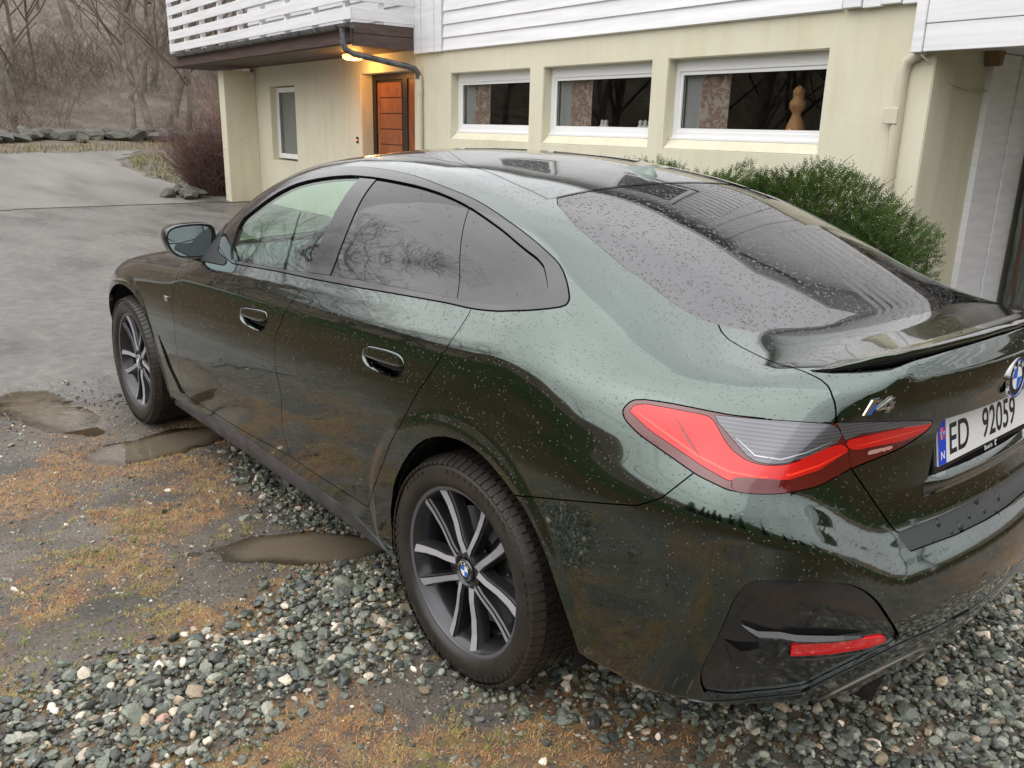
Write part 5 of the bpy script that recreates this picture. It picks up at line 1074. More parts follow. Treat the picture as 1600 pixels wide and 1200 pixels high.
# replace the front part, hidden by the pillar, by a straight run down to the mirror base
dl=np.array(dl); 
DLO=smoothpoly(dl,1)
B.cut('dlo',lambda P:sdf(side(P),DLO),mask=lambda c:(c[:,2]>.93)&(c[:,1]>.4)&(np.abs(grad(*c.T)[:,2])<0.93*np.linalg.norm(grad(*c.T),axis=1)))
gl=[p for p in XZ('glass_in')]; bt=[p for p in XZ('belt_top')]
GL=np.array(gl[::-1]+[(1.98,1.04),(1.93,1.006)]+bt) if False else None
g_=np.array(gl); b_=np.array(bt)
g_=g_[(g_[:,0]<1.9)]; 
GLp=smoothpoly(np.vstack([g_,b_[::-1][1:]]),1)
B.cut('glass',lambda P:sdf(side(P),GLp),frm=['dlo'])
def halfplane(a,b):      # positive on the rear side of the line a-b (x,z)
    a=np.array(a);b=np.array(b); e=b-a; n=np.array([-e[1],e[0]])/np.linalg.norm(e)
    if n[0]>0:n=-n
    return lambda P:(side(P)-a)@n
bF=XZ('bpillarF');bR=XZ('bpillarR');dv=XZ('divider')
B.cut('rear_part',halfplane(bF[0],bF[1]),frm=['glass'])
B.cut('rear_glass2',halfplane(bR[0],bR[1]),frm=['rear_part'])
dm=(dv[0],dv[-1])
B.cut('quarter_glass',halfplane(*dm),frm=['rear_glass2'])
MT=np.array([(2.16,.985),(2.12,1.07),(1.93,1.135),(1.86,1.10),(1.80,1.035),(1.66,1.011),(1.66,.993),(1.85,.982),(2.09,.962)])
B.cut('mirror_tri',lambda P:sdf(side(P),MT),mask=lambda c:(c[:,1]>.5)&(c[:,2]>.94))
# wheel openings
ar=XZ('arch'); ar=[(p[0],p[1]) for p in ar]
AR=smoothpoly(np.array([(.345,.10)]+ar+[(-.47,.30),(-.475,.10)]),1)
B.cut('hole',lambda P:sdf(side(P),AR),mask=lambda c:(c[:,1]>.45)&(c[:,0]<.8))
af=[(2.36,.05),(2.395,.20),(2.405,.34),(2.415,.42),(2.445,.54),(2.49,.61),(2.56,.675),(2.66,.72),(2.78,.742),(2.90,.742),(3.02,.715),(3.12,.66),(3.20,.58),(3.25,.48),(3.28,.35),(3.30,.2),(3.31,.05)]
AF=smoothpoly(np.array(af),1)
B.cut('hole',lambda P:sdf(side(P),AF),mask=lambda c:(c[:,1]>.45)&(c[:,0]>1.9))
B.drop('hole')
# rear screen and roof
rg=TR['rglass']; rgp=[(p[0],abs(p[1])) for p in rg if p[1]>.0]
rgp=[(.095,.505)]+rgp[2:]+[(-.76,-.3),(.062,-.3),(.062,0.),(.064,.15),(.075,.30),(.088,.44)]
RG=smoothpoly(np.array(rgp),1)
B.cut('rear_screen',lambda P:sdf(top_(P),RG),mask=lambda c:c[:,2]>1.03)
rd=[(.10,.515),(.27,.50),(.41,.475),(.56,.455),(.77,.44),(.95,.435),(1.2,.44),(1.45,.455),(1.58,.46),(1.60,.3),(1.62,0),(1.62,-.3),(.07,-.3),(.07,0),(.075,.2),(.09,.4)]
B.cut('roof',lambda P:sdf(top_(P),np.array(rd)),mask=lambda c:c[:,2]>1.25)
ws=[(1.63,-.3),(1.63,0),(1.61,.3),(1.57,.50),(1.75,.57),(2.0,.655),(2.25,.735),(2.36,.70),(2.42,.3),(2.44,0),(2.44,-.3)]
B.cut('windscreen',lambda P:sdf(top_(P),np.array(ws)),mask=lambda c:(c[:,2]>.95)&(c[:,0]>1.4),frm=['body'])
bo=[(2.46,-.3),(2.46,0),(2.44,.35),(2.33,.74),(2.60,.765),(3.0,.745),(3.3,.70),(3.5,.60),(3.60,.35),(3.63,0),(3.63,-.3)]
B.cut('bonnet',lambda P:sdf(top_(P),np.array(bo)),mask=lambda c:(c[:,2]>.72)&(c[:,0]>2.25),frm=['body'])
# boot lid
def lidc(k): return [(abs(p[1]),p[2]+p[0]) for p in TR[k]]
lg=lidc('lidgap'); ll=[(abs(p[1]),p[2]+p[0]) for p in TR['lidlow'] if p[1]>-.01]
LG=np.array([(-.4,.50),(.3,.50),(.5,.53)]+lg+ll[1:]+[(0,ll[-1][1]),(-.4,ll[-1][1])])
B.cut('boot_lid',lambda P:sdf(lid(P),LG),frm=['body'],mask=lambda c:(c[:,0]<-.4))
# tail lamp, wraps the corner; its inner third sits on the lid
LM=smoothpoly(wrap(TR['lamp'][:-1]),1)
B.cut('lamp_side',lambda P:sdf(wrap(P),LM),frm=['body'],mask=lambda c:c[:,0]<-.3)
B.cut('lamp_lid',lambda P:sdf(wrap(P),LM),frm=['boot_lid'])
for nm,src,key in (('lamp_red','lamp_side','lampred'),('lamp_clear','lamp_side','lampclear'),('lid_red','lamp_lid','reddiag')):
    PL=smoothpoly(wrap(TR[key]),1); B.cut(nm,lambda P:sdf(wrap(P),PL),frm=[src,'lamp_red'] if nm=='lamp_clear' else [src])
# dark lower band of the lamp
PLd=np.array(wrap([p for p in TR['lampdark']])); B.cut('lamp_deep',lambda P:sdf(wrap(P),PLd),frm=['lamp_side','lamp_red'])
B.cut('plate_recess',lambda P:np.minimum(np.minimum(.300-np.abs(P[:,1]),P[:,2]-.800),.948-P[:,2]),frm=['boot_lid'],mask=lambda c:c[:,0]<-.9)
for nm,src,key in (('lid_clear','lamp_lid','lidclear'),('lid_patch','lamp_lid','refl2')):
    PL=np.array(wrap(TR[key])); B.cut(nm,lambda P:sdf(wrap(P),PL),frm=[src,'lid_red'] if nm=='lid_clear' else [src])
# rear bumper
bs=wrap(TR['bseam']); bs=[tuple(p) for p in bs]
lp=[tuple(p) for p in wrap(TR['lamp'])]
lls=[tuple(p) for p in wrap([p for p in TR['lidlow'] if p[1]>.0])]
lam_bot=[tuple(p) for p in wrap([p for p in TR['lamp'] if p[2]<.93 and p[0]<-.70])]
BS=np.array([(1.75,.05),(1.75,bs[0][1]-.012)]+bs+[(bs[-1][0]-.06,.93),(.52,.93)]+[(.47,.88)]+lls+[(-.4,lls[-1][1]),(-.4,.05)])
B.cut('bumper',lambda P:sdf(wrap(P),BS),frm=['body'],mask=lambda c:c[:,0]<-.2)
sl_=[tuple(p) for p in wrap([p for p in TR['bumptop'] if p[1]>0])]; sb=[tuple(p) for p in wrap([p for p in TR['bumpband'] if p[1]>0])]
B.cut('load_sill',lambda P:sdf(wrap(P),np.array([q for q in lls if q[1]<.712]+[(-.4,.697),(-.4,.655)]+sl_[::-1])),frm=['bumper'])
IN=smoothpoly(wrap(TR['insert'][:-1]),1)
B.cut('insert',lambda P:sdf(wrap(P),IN),frm=['bumper'])
df=[tuple(p) for p in wrap([p for p in TR['difftop'] if p[1]>0])]
B.cut('diffuser',lambda P:sdf(wrap(P),np.array([(.95,.02),(.93,.30)]+df+[(-.4,df[-1][1]-.01),(-.4,.02)])),frm=['bumper','insert'])
RF=smoothpoly(wrap(TR['reflector'][:-1]),0); B.cut('reflector',lambda P:sdf(wrap(P),RF),frm=['insert'])
# doors, wings
fg=XZ('fendgap');dg=XZ('doorgap');rgp2=XZ('reargap');dw=XZ('doorlow')
fgx=[(2.02,.985)]+fg[1:]
FD=np.array([(1.0,1.25),(2.0,1.25),(2.02,.985)]+fg[1:]+[p for p in dw if p[0]>dg[-1][0]]+dg[::-1]+[(dg[0][0]-.02,1.25)])
B.cut('front_door',lambda P:sdf(side(P),FD),frm=['body'],mask=lambda c:(c[:,1]>.5)&(c[:,2]<1.09))
RD=np.array([(1.0,1.25)]+dg+[p for p in dw if p[0]<dg[-1][0]]+rgp2[::-1]+[(0.05,1.25)])
B.cut('rear_door',lambda P:sdf(side(P),RD),frm=['body'],mask=lambda c:(c[:,1]>.5)&(c[:,2]<1.14))
FW=np.array([(2.0,1.2)]+[(2.02,.985)]+fg[1:]+[(2.13,.33),(2.13,.05),(3.5,.05),(3.46,.70),(3.6,1.2)])
B.cut('front_wing',lambda P:sdf(side(P),FW),frm=['body'],mask=lambda c:(c[:,1]>.45)&(c[:,0]>1.95)&(c[:,2]<1.04))
st=XZ('skirttop'); st=[p for p in st]
SK=smoothpoly(np.array([(2.40,.05),(2.41,.235)]+st[1:]+[(.36,.2),(.36,.05)]),1)
B.cut('sill_cover',lambda P:sdf(side(P),SK),frm=['body','front_wing','front_door','rear_door'],mask=lambda c:(c[:,1]>.5)&(c[:,0]>.3)&(c[:,0]<2.45))
vt=XZ('vent')
B.cut('vent',lambda P:sdf(side(P),np.array(vt)),frm=['front_wing','front_door','body'])
# door handle recesses
HF=smoothpoly(XZ('handleF'),2);HR=smoothpoly(XZ('handleR'),2)
B.cut('handle_cup',lambda P:np.maximum(sdf(side(P),HF),sdf(side(P),HR)),frm=['front_door','rear_door'])
B.cut('handle_cup_rear',lambda P:.9-P[:,0],frm=['handle_cup'])
print('cuts done %.1fs'%(time.time()-T0),len(B.T))
car=empty('car',(0,0,0),label='dark green metallic coupe-shaped saloon car, wet with rain, parked on the gravel',cat='car')
def panel(name,parts,m,parent=car,**kw):
    if not any(n in B.names and (B.lab==B.names.index(n)).any() for n in parts): print('EMPTY PANEL',parts); return None
    V,Fc,N=B.extract(parts,**kw)
    return mesh_obj(name,V,Fc,m,parent,True,N)
body=panel('body',['body'],M['paint'])
panel('roof',['roof'],M['paint'])
panel('bonnet',['bonnet'],M['paint'])
bootlid=panel('boot_lid',['boot_lid'],M['paint'],gap=.0022,depth=.06)
panel('plate_recess',['plate_recess'],M['paint'],bootlid,push=-.056,gap=0,depth=.004)
bump_=panel('rear_bumper',['bumper'],M['paint'])
panel('load_sill',['load_sill'],M['plastic'],bump_,push=-.006,gap=.0)
ins_=panel('bumper_insert',['insert'],M['gblack'],bump_,push=-.008,side=1,sym=False); panel('bumper_insert',['insert'],M['gblack'],bump_,push=-.008,side=-1,sym=False)
panel('diffuser',['diffuser'],M['gblack'],bump_,push=.004)
panel('windscreen',['windscreen'],M['fglass'],push=-.003,depth=.004)
rs=panel('rear_screen',['rear_screen'],M['rglass'],push=-.002,gap=.0012)
for sd in (1,-1):
    d1=panel('front_door',['front_door'],M['paint'],side=sd,sym=False)
    d2=panel('rear_door',['rear_door'],M['paint'],side=sd,sym=False)
    fw=panel('front_wing',['front_wing'],M['paint'],side=sd,sym=False)
    panel('sill_cover',['sill_cover'],M['skirt'],side=sd,sym=False,gap=.0005,push=.003)
    panel('air_vent',['vent'],M['cavity'],fw,side=sd,sym=False,push=-.012)
    panel('mirror_triangle',['mirror_tri'],M['rubber'],side=sd,sym=False,push=.003)
    panel('window_trim',['dlo'],M['gblack'],side=sd,sym=False,push=.002,gap=.0025)
    panel('side_window',['glass'],M['fglass'],d1,side=sd,sym=False,push=-.007,depth=.004)
    panel('pillar_cover',['rear_part'],M['gblack'],d1,side=sd,sym=False,push=-.004)
    panel('side_window',['rear_glass2'],M['dkglass'],d2,side=sd,sym=False,push=-.007)
    panel('quarter_window',['quarter_glass'],M['dkglass'],side=sd,sym=False,push=-.007)
    for hn,dd in (('handle_cup',d1),('handle_cup_rear',d2)):
        def cup(V):
            Pp=HF if hn=='handle_cup' else HR
            e=sdf(V[:,[0,2]],Pp); return -.030*sstep(0,.020,e)
        panel('handle_recess',[hn],M['paint'],dd,side=sd,sym=False,pushf=cup,gap=0,depth=.004)
    tl=panel('tail_lamp',['lamp_side'],M['lampdark'],side=sd,sym=False,push=-.001,gap=.0012)
    panel('red_lens',['lamp_red'],M['lampred'],tl,side=sd,sym=False,gap=0,depth=.004,push=-.001)
    panel('clear_lens',['lamp_clear'],M['lampclear'],tl,side=sd,sym=False,gap=0,depth=.004,push=-.0012)
    panel('deep_red_lens',['lamp_deep'],M['lampdark'],tl,side=sd,sym=False,gap=0,depth=.004,push=-.0014)
    t2=panel('lid_lamp',['lamp_lid'],M['lampdark'],bootlid,side=sd,sym=False,push=-.001,gap=.001); panel('clear_lens',['lid_clear'],M['lampclear'],bootlid,side=sd,sym=False,push=-.001,gap=.0,depth=.004); panel('light_patch',['lid_patch'],M['patch'],bootlid,side=sd,sym=False,push=-.001,gap=.0,depth=.004)
    panel('red_lens',['lid_red'],M['lampred'],t2 if False else bootlid,side=sd,sym=False,gap=0,depth=.004)
    panel('reflector',['reflector'],M['reflect'],bump_,side=sd,sym=False,push=-.003,gap=.0008,depth=.008)
print('panels %.1fs'%(time.time()-T0))
# dark inner shell that closes the joints from behind, and the wheel housings
def inner():
    m=MB()
    V,Fc=[],[]
    T=B.T[B.lab!=-1]
    ok=~np.isin(B.lab,[B.names.index(n) for n in ('glass','windscreen','plate_recess') if n in B.names])
    T=B.T[ok]; V=B.V; N=-grad(*V.T); N/=np.linalg.norm(N,axis=1)[:,None]+1e-12
    V=V-N*.024; V=np.where(np.abs(B.V[:,1:2])<1e-6,np.stack([V[:,0],V[:,1]*0,V[:,2]],1),V)
    vid,inv=np.unique(T,return_inverse=True); T=inv.reshape(-1,3); V=V[vid]
    VV=np.concatenate([V,V*[1,-1,1]]); FF=np.concatenate([T,T[:,::-1]+len(V)])
    return mesh_obj('inner_shell',VV,FF,M['cavity'],car,True)
inner()
# ---------------------------------------------------------------- flush door handles, spoiler, badges, plate, fin, mirrors
def surf(px):   # unit outward normal at points
    n=-grad(*np.atleast_2d(np.asarray(px,float)).T); return n/np.linalg.norm(n,axis=1)[:,None]
def mir(V): return [(v[0],-v[1],v[2]) for v in V]
from functools import lru_cache
@lru_cache(None)
def on_side(x,z):   # y of the flank at (x,z)
    lo,hi=.3,1.1
    for _ in range(15):
        m=(lo+hi)/2
        if F(np.array([x]),np.array([m]),np.array([z]))[0]>0: lo=m
        else: hi=m
    return lo
@lru_cache(None)
def on_top(x,y,hi=1.6,lo=.9):
    for _ in range(15):
        m=(lo+hi)/2
        if F(np.array([x]),np.array([y]),np.array([m]))[0]>0: lo=m
        else: hi=m
    return lo
@lru_cache(None)
def on_rear(y,z):
    lo,hi=-1.3,-.5
    for _ in range(15):
        m=(lo+hi)/2
        if F(np.array([m]),np.array([y]),np.array([z]))[0]>0: hi=m
        else: lo=m
    return hi
def handle(poly,parent,sd,frac=.46):
    P=np.array(poly); x0,x1=P[:,0].min(),P[:,0].max(); z0,z1=P[:,1].min(),P[:,1].max()
    nx,nz=22,8; V=[];Fc=[]
    import_=[]
    for layer in (0,1):
        for i in range(nx+1):
            x=x0+(x1-x0)*i/nx; 
            # vertical extent of the outline at this x
            s=[]
            for a,b in zip(P,np.roll(P,-1,0)):
                if (a[0]-x)*(b[0]-x)<=0 and a[0]!=b[0]: s.append(a[1]+(b[1]-a[1])*(x-a[0])/(b[0]-a[0]))
            if len(s)<2: s=[(z0+z1)/2]*2
            zt,zb=max(s)-.001,min(s)+.001
            zm=zb+(zt-zb)*frac*(1 if 0<i<nx else .98)
            for j in range(nz+1):
                z=zm+(zt-zm)*j/nz; y=on_side(round(float(x),5),round(float(z),5))
                u=i/nx; e=min(1,min(u,1-u)*9, min(j,nz-j)/nz*6+.15)
                yy_=y+.0035*math.sqrt(max(e,0)) if layer else y-.012
                V.append((x,yy_*sd,z))
    k=(nx+1)*(nz+1)
    for i in range(nx):
        for j in range(nz):
            a=i*(nz+1)+j; q=(a,a+nz+1,a+nz+2,a+1)
            Fc.append(tuple(v+k for v in q)); Fc.append(q[::-1])
    for i in range(nx):
        for j0 in (0,nz):
            a=i*(nz+1)+j0; b=a+nz+1; Fc.append((a,b,b+k,a+k) if j0==0 else (b,a,a+k,b+k))
    if sd<0: Fc=[f[::-1] for f in Fc]
    return mesh_obj('handle',V,Fc,M['paint'],parent,True)
for o in [c for c in car.children]:
    if o.name.startswith('front_door'): sd=1 if np.mean([v.co.y for v in o.data.vertices])>0 else -1; handle(HF,o,sd)
    if o.name.startswith('rear_door'): sd=1 if np.mean([v.co.y for v in o.data.vertices])>0 else -1; handle(HR,o,sd)
# boot lip spoiler
lipp=[p for p in TR['lip'] if p[1]>-.02]
lx=Sp(*[(p[1],p[0]) for p in sorted(lipp,key=lambda p:p[1])]); ymax=max(p[1] for p in lipp)
def lip(zoff,prof,name,m,flat=False):
    V=[];Fc=[];n=60;k=len(prof)
    for i in range(n+1):
        y=-ymax+2*ymax*i/n; x=float(lx(abs(y))); 
        w=min(1.,(ymax-abs(y))/.10+.12); z=on_top(x+.002,abs(y),1.3)
        for a,b in prof: 
            xx=x+a*w; zz=on_top(xx,abs(y),1.3) if a>0.004 else z
            V.append((xx,y,zz+b*(w if b>0 else 1)))
    for i in range(n):
        for j in range(k-1): q=(i*k+j,i*k+j+1,(i+1)*k+j+1,(i+1)*k+j); Fc.append(q)
    o=mesh_obj(name,V,Fc,m,bootlid,True); o.data.set_sharp_from_angle(angle=math.radians(35)); return o
lip(0,[(.085,-.003),(.075,.0015),(.05,.006),(.025,.013),(.006,.021),(-.004,.0235),(-.009,.0225),(-.010,.018),(-.008,.0125)],'lip_spoiler',M['paint'])
lip(0,[(-.008,.0125),(.004,.0120),(.006,-.004)],'lip_shadow_gap',M['cavity'])
# number plate in its holder
PY0,PY1=.26,-.26; PZ1,PZ0=.936,.826; PX=-.975
PYc=(PY0+PY1)/2
hold=MB().box((PX+.002,PY0+.012,PZ0-.026),(PX+.03,PY1-.012,PZ1+.006),.003).build('plate_holder',M['gblack'],bootlid)
npl=MB().box((PX-.003,PY0,PZ0),(PX+.001,PY1,PZ1)).build('number_plate',M['plate'],bootlid)
MB().box((PX-.0042,PY0-.001,PZ0+.001),(PX-.0028,PY0-.040,PZ1-.001)).build('blue_band',M['plateblue'],npl)
def text(txt,name,m,parent,h,pos,rotz,sx=1.,depth=.0006,bold=0.,align='CENTER',tilt=0.):
    cu=bpy.data.curves.new(name,'FONT'); cu.body=txt; cu.size=1; cu.extrude=.0; cu.align_x=align; cu.align_y='BOTTOM_BASELINE'; cu.offset=bold
    o=bpy.data.objects.new(name,cu); S.collection.objects.link(o); dg=bpy.context.evaluated_depsgraph_get(); me=bpy.data.meshes.new_from_object(o.evaluated_get(dg)); S.collection.objects.unlink(o); bpy.data.objects.remove(o)
    capf=h/.73
    R=Matrix.Rotation(rotz,4,'Z')@Matrix.Rotation(math.pi/2-tilt,4,'X')@Matrix.Diagonal((capf*sx,capf,1,1))
    me.transform(Matrix.Translation(pos)@R); me.materials.clear(); me.materials.append(m)
    q=bpy.data.objects.new(name,me); link(q,parent); return q
RZ=-math.pi/2      # text seen from behind the car reads from +y to -y
text('ED',  'plate_letters',M['black'],npl,.077,(PX-.0035,PY0-.113,PZ0+.017),RZ,.88,bold=.012)
text('92059','plate_digits',M['black'],npl,.077,(PX-.0035,PY0-.350,PZ0+.017),RZ,.80,bold=.012)
text('N','country_letter',M['white'],npl,.020,(PX-.0048,PY0-.0205,PZ0+.014),RZ,1.05,bold=.02)
fl=MB().box((PX-.0050,PY0-.007,PZ0+.062),(PX-.0043,PY0-.034,PZ0+.090)).build('flag_red_field',M['plred'],npl)
fb=MB(); fb.box((PX-.0056,PY0-.0130,PZ0+.062),(PX-.0051,PY0-.0205,PZ0+.090)); fb.box((PX-.0056,PY0-.007,PZ0+.0735),(PX-.0051,PY0-.0125,PZ0+.0790)); fb.box((PX-.0056,PY0-.021,PZ0+.0735),(PX-.0051,PY0-.034,PZ0+.0790)); o_=fb.build('flag_cross_white',M['white'],npl)
fb=MB(); fb.box((PX-.0062,PY0-.0150,PZ0+.062),(PX-.0057,PY0-.0185,PZ0+.090)); fb.box((PX-.0062,PY0-.007,PZ0+.0750),(PX-.0057,PY0-.0148,PZ0+.0775)); fb.box((PX-.0062,PY0-.0187,PZ0+.0750),(PX-.0057,PY0-.034,PZ0+.0775)); fb.build('flag_cross_blue',M['plateblue'],npl)
text('Bavaria','holder_name',M['white'],hold,.0125,(PX+.0012,PY0-.292,PZ0-.020),RZ,1.0,bold=.01)
MB().box((PX+.0012,PY0-.333,PZ0-.021),(PX+.0018,PY0-.337,PZ0-.006)).box((PX+.0012,PY0-.3375,PZ0-.012),(PX+.0018,PY0-.342,PZ0-.006)).box((PX+.0012,PY0-.3375,PZ0-.021),(PX+.0018,PY0-.341,PZ0-.0175)).build('holder_mark',M['white'],hold)
TIL=Matrix.Translation((-.967,0,.931))@Matrix.Rotation(math.atan2(.0208,.11),4,'Y')@Matrix.Translation((-PX,0,-PZ1))
def _tilt(o):
    o.data.transform(TIL)
    for c in o.children: _tilt(c)
_tilt(npl); _tilt(hold)
# chrome-edged shelf under the plate
V=[];n=24
for i in range(n+1):
    y=.315-.63*i/n; e=min(1,min(i,n-i)/3.); xr=on_rear(abs(y),.79)
    V+=[(xr+.004,y,.806),(xr-.012*e,y,.797),(xr-.014*e,y,.792),(xr-.004,y,.760),(xr+.004,y,.757)]
MBs=mesh_obj('plate_shelf',V,[(i*5+j,i*5+j+1,(i+1)*5+j+1,(i+1)*5+j) for i in range(n) for j in range(4)],M['paint'],bootlid,True)
# round badge with quarters
def badge(parent,c,r,axis,label=None,blue=True):
    """axis: outward unit vector"""
    a=Vector(axis).normalized(); q=a.to_track_quat('Z','Y').to_matrix().to_4x4(); q.translation=Vector(c)
    up=Vector((0,0,1)); xx=up.cross(a).normalized(); zz=a; yy_=zz.cross(xx); R=Matrix((( xx.x,yy_.x,zz.x,c[0]),(xx.y,yy_.y,zz.y,c[1]),(xx.z,yy_.z,zz.z,c[2]),(0,0,0,1)))
    def ring(name,r0,r1,h0,h1,m,par,n=48,a0=0,a1=2*math.pi):
        V=[];Fc=[];k=max(4,int(n*(a1-a0)/(2*math.pi)))
        for i in range(k+1):
            w=a0+(a1-a0)*i/k; cw,sw=math.cos(w),math.sin(w)
            for rr,h in ((r0,h0),(r0,h1),(r1,h1),(r1,h0)): V.append((R@Vector((rr*cw,rr*sw,h)))[:])
        for i in range(k):
            for j in range(3): Fc.append((i*4+j,i*4+j+1,(i+1)*4+j+1,(i+1)*4+j))
        o=mesh_obj(name,V,Fc,m,par); 
        bm=bmesh.new(); bm.from_mesh(o.data); bmesh.ops.recalc_face_normals(bm,faces=bm.faces[:]); bm.to_mesh(o.data); bm.free(); return o
    b0=ring('round_badge',r*.93,r,-.004,.004,M['chrome'],parent)
    if blue: ring('blue_ring',r*.86,r*.93,-.002,.003,M['blue'],b0)
    ring('black_ring',r*.60,r*.86 if blue else r*.93,-.002,.0028,M['gblack'],b0); ring('inner_ring',r*.56,r*.60,-.002,.0035,M['chrome'],b0)
    for k in range(4): ring('badge_quarter',0.0001,r*.56,-.002,.0030,M['white'] if k%2==0 else M['blue'],b0,a0=k*math.pi/2,a1=(k+1)*math.pi/2)
    for ch,w in (('B',130),('M',90),('W',50)):
        cu=bpy.data.curves.new('badge_letter','FONT'); cu.body=ch; cu.size=r*.34; cu.align_x='CENTER'; cu.align_y='CENTER'; cu.offset=r*.006
        o=bpy.data.objects.new('t',cu); S.collection.objects.link(o); dg=bpy.context.evaluated_depsgraph_get(); me=bpy.data.meshes.new_from_object(o.evaluated_get(dg)); bpy.data.objects.remove(o)
        w=math.radians(w); T_=R@Matrix.Translation((math.cos(w)*r*.73,math.sin(w)*r*.73,.0034))@Matrix.Rotation(w-math.pi/2,4,'Z'); me.transform(T_); me.materials.clear(); me.materials.append(M['white'])
        link(bpy.data.objects.new('badge_letter',me),b0)
    return b0
nb=surf([[on_rear(.03,1.0),-.03,1.0]])[0]
badge(bootlid,(on_rear(.0,1.008)-.004,0,1.006),.050,(-1,-.0,.06))
# i4 lettering
ib=[np.array(p) for p in TR['i4']]
n4=surf(ib[0])[0]; yaw=math.atan2(n4[1],n4[0])
e4=(ib[1]-ib[0]); wid=abs(e4[1]); zb=.5*(ib[0][2]+ib[1][2])-.018; yc=.5*(ib[0][1]+ib[1][1]); 
def letters(poly,name,m,off=.0012,th=.004):
    mb=MB(); mb.prism([(on_rear(abs(y),z)-off,y,z) for y,z in poly],(-th,0,0)); return mb.build(name,m,bootlid)
y0=yc+.039; sk=.012; H4=.034
def L4(u,v): return (y0-u-sk*v/H4,zb+v)
letters([L4(0,0),L4(.010,0),L4(.010,.027),L4(.022,.027),L4(.022,H4),L4(.0,H4)],'i_letter',M['chrome'])
letters([L4(.0125,0),L4(.020,0),L4(.020,.023),L4(.0125,.023)],'i_blue_insert',M['blue'],.001,.003)
letters([L4(.024,.008),L4(.048,H4),L4(.058,H4),L4(.038,.0135),L4(.070,.0135),L4(.070,.008)],'four_letter',M['chrome'])
letters([L4(.056,0),L4(.065,0),L4(.065,.024),L4(.056,.024)],'four_letter_stem',M['chrome'],.0014,.004)
# roof fin
fz=on_top(.24,0); V=[]
xs_=[.335,.30,.26,.22,.185,.155,.135]; hs=[.001,.005,.012,.021,.030,.031,.003]; wsx=[.008,.018,.024,.024,.020,.014,.006]
for x,hh,w in zip(xs_,hs,wsx):
    z=on_top(x,0)-.003
    for a,b in ((-1,0),(-.72,.35),(-.30,.8),(0,1),(.30,.8),(.72,.35),(1,0)): V.append((x,a*w,z+b*hh))
Fc=[(i*7+j,i*7+j+1,(i+1)*7+j+1,(i+1)*7+j) for i in range(6) for j in range(6)]+[tuple(range(7))[::-1],tuple(range(42,49))]
o=mesh_obj('shark_fin_aerial',V,Fc,M['paint'],car,True)
# door mirrors
def mirror(sd):
    X=1.955
    out=[(.985,1.100),(.957,1.126),(.90,1.135),(.815,1.136),(.772,1.122),(.765,1.07),(.790,1.003),(.82,.984),(.92,.988),(.962,1.014),(.982,1.055)]
    out=smoothpoly(np.array(out),1); c=out.mean(0); n=len(out)
    V=[];Fc=[]
    for dx,s in ((-.004,.93),(-.008,.975),(.0,1.0),(.035,1.0),(.07,.95),(.105,.83),(.13,.62),(.14,.3)):
        for p in out: V.append((X+dx,(c[0]+(p[0]-c[0])*s)*sd,c[1]+(p[1]-c[1])*s))
    for r in range(7):
        for i in range(n): Fc.append((r*n+i,r*n+(i+1)%n,(r+1)*n+(i+1)%n,(r+1)*n+i))
    Fc.append(tuple(range(7*n,8*n)))
    if sd<0: Fc=[f[::-1] for f in Fc]
    h=mesh_obj('door_mirror',V,Fc,M['gblack'],car,True); 
    bm=bmesh.new(); bm.from_mesh(h.data); bmesh.ops.recalc_face_normals(bm,faces=bm.faces[:]); bm.to_mesh(h.data); bm.free()
    g=[(X-.003,(c[0]+(p[0]-c[0])*.93)*sd,c[1]+(p[1]-c[1])*.93) for p in out]
    MB().prism(g,(.03,0,0)).build('mirror_housing_floor',M['cavity'],h)
    s=.86; g=[(X-.0045+.02*abs(p[0]-c[0]),(c[0]+.006+(p[0]-c[0])*s)*sd,c[1]+(p[1]-c[1])*s) for p in out]
    g=[(X-.006,y,z) for x,y,z in g]
    gl=mesh_obj('mirror_glass',g,[tuple(range(n)) if sd<0 else tuple(range(n))[::-1]],M['mirror'],h)
    ca=[(X+.012+dx,(c[0]+(p[0]-c[0])*1.012)*sd,c[1]+(p[1]-c[1])*1.012) for dx in (0,.05,.085) for p in out]
    # painted cap over the upper half
    V=[];k=n
    for dx,s in ((.020,1.012),(.05,1.008),(.085,.93),(.118,.76)):
        for p in out:
            z=c[1]+(p[1]-c[1])*s; V.append((X+dx,(c[0]+(p[0]-c[0])*s)*sd,z))
    Fc=[(r*n+i,r*n+(i+1)%n,(r+1)*n+(i+1)%n,(r+1)*n+i) for r in range(3) for i in range(n) if out[i][1]>1.03]
    if sd<0: Fc=[f[::-1] for f in Fc]
    mesh_obj('mirror_cap',V,Fc,M['gblack'],h,True)
    ya=on_side(1.93,1.0)
    MB().prism([(X+.01,(.80)*sd,1.035),(X+.10,.80*sd,1.03),(X+.10,.80*sd,.995),(X+.01,.80*sd,.99)],(0,-.09*sd,-.01)).build('mirror_foot',M['gblack'],h,auto=40)
    V=[(2.07,.79,1.055),(1.885,.80,1.11),(1.87,.835,1.0),(2.03,.838,.985)]
for sd in (1,-1): mirror(sd)
# front wing badge, antenna-free number: small chequered badge
wb=np.array([p for p in TR['badge']][0]); MB().box((wb[0]-.020,wb[1]-.002,wb[2]-.012),(wb[0]+.020,wb[1]+.0035,wb[2]+.012),.001).build('wing_badge',M['chrome'],car)
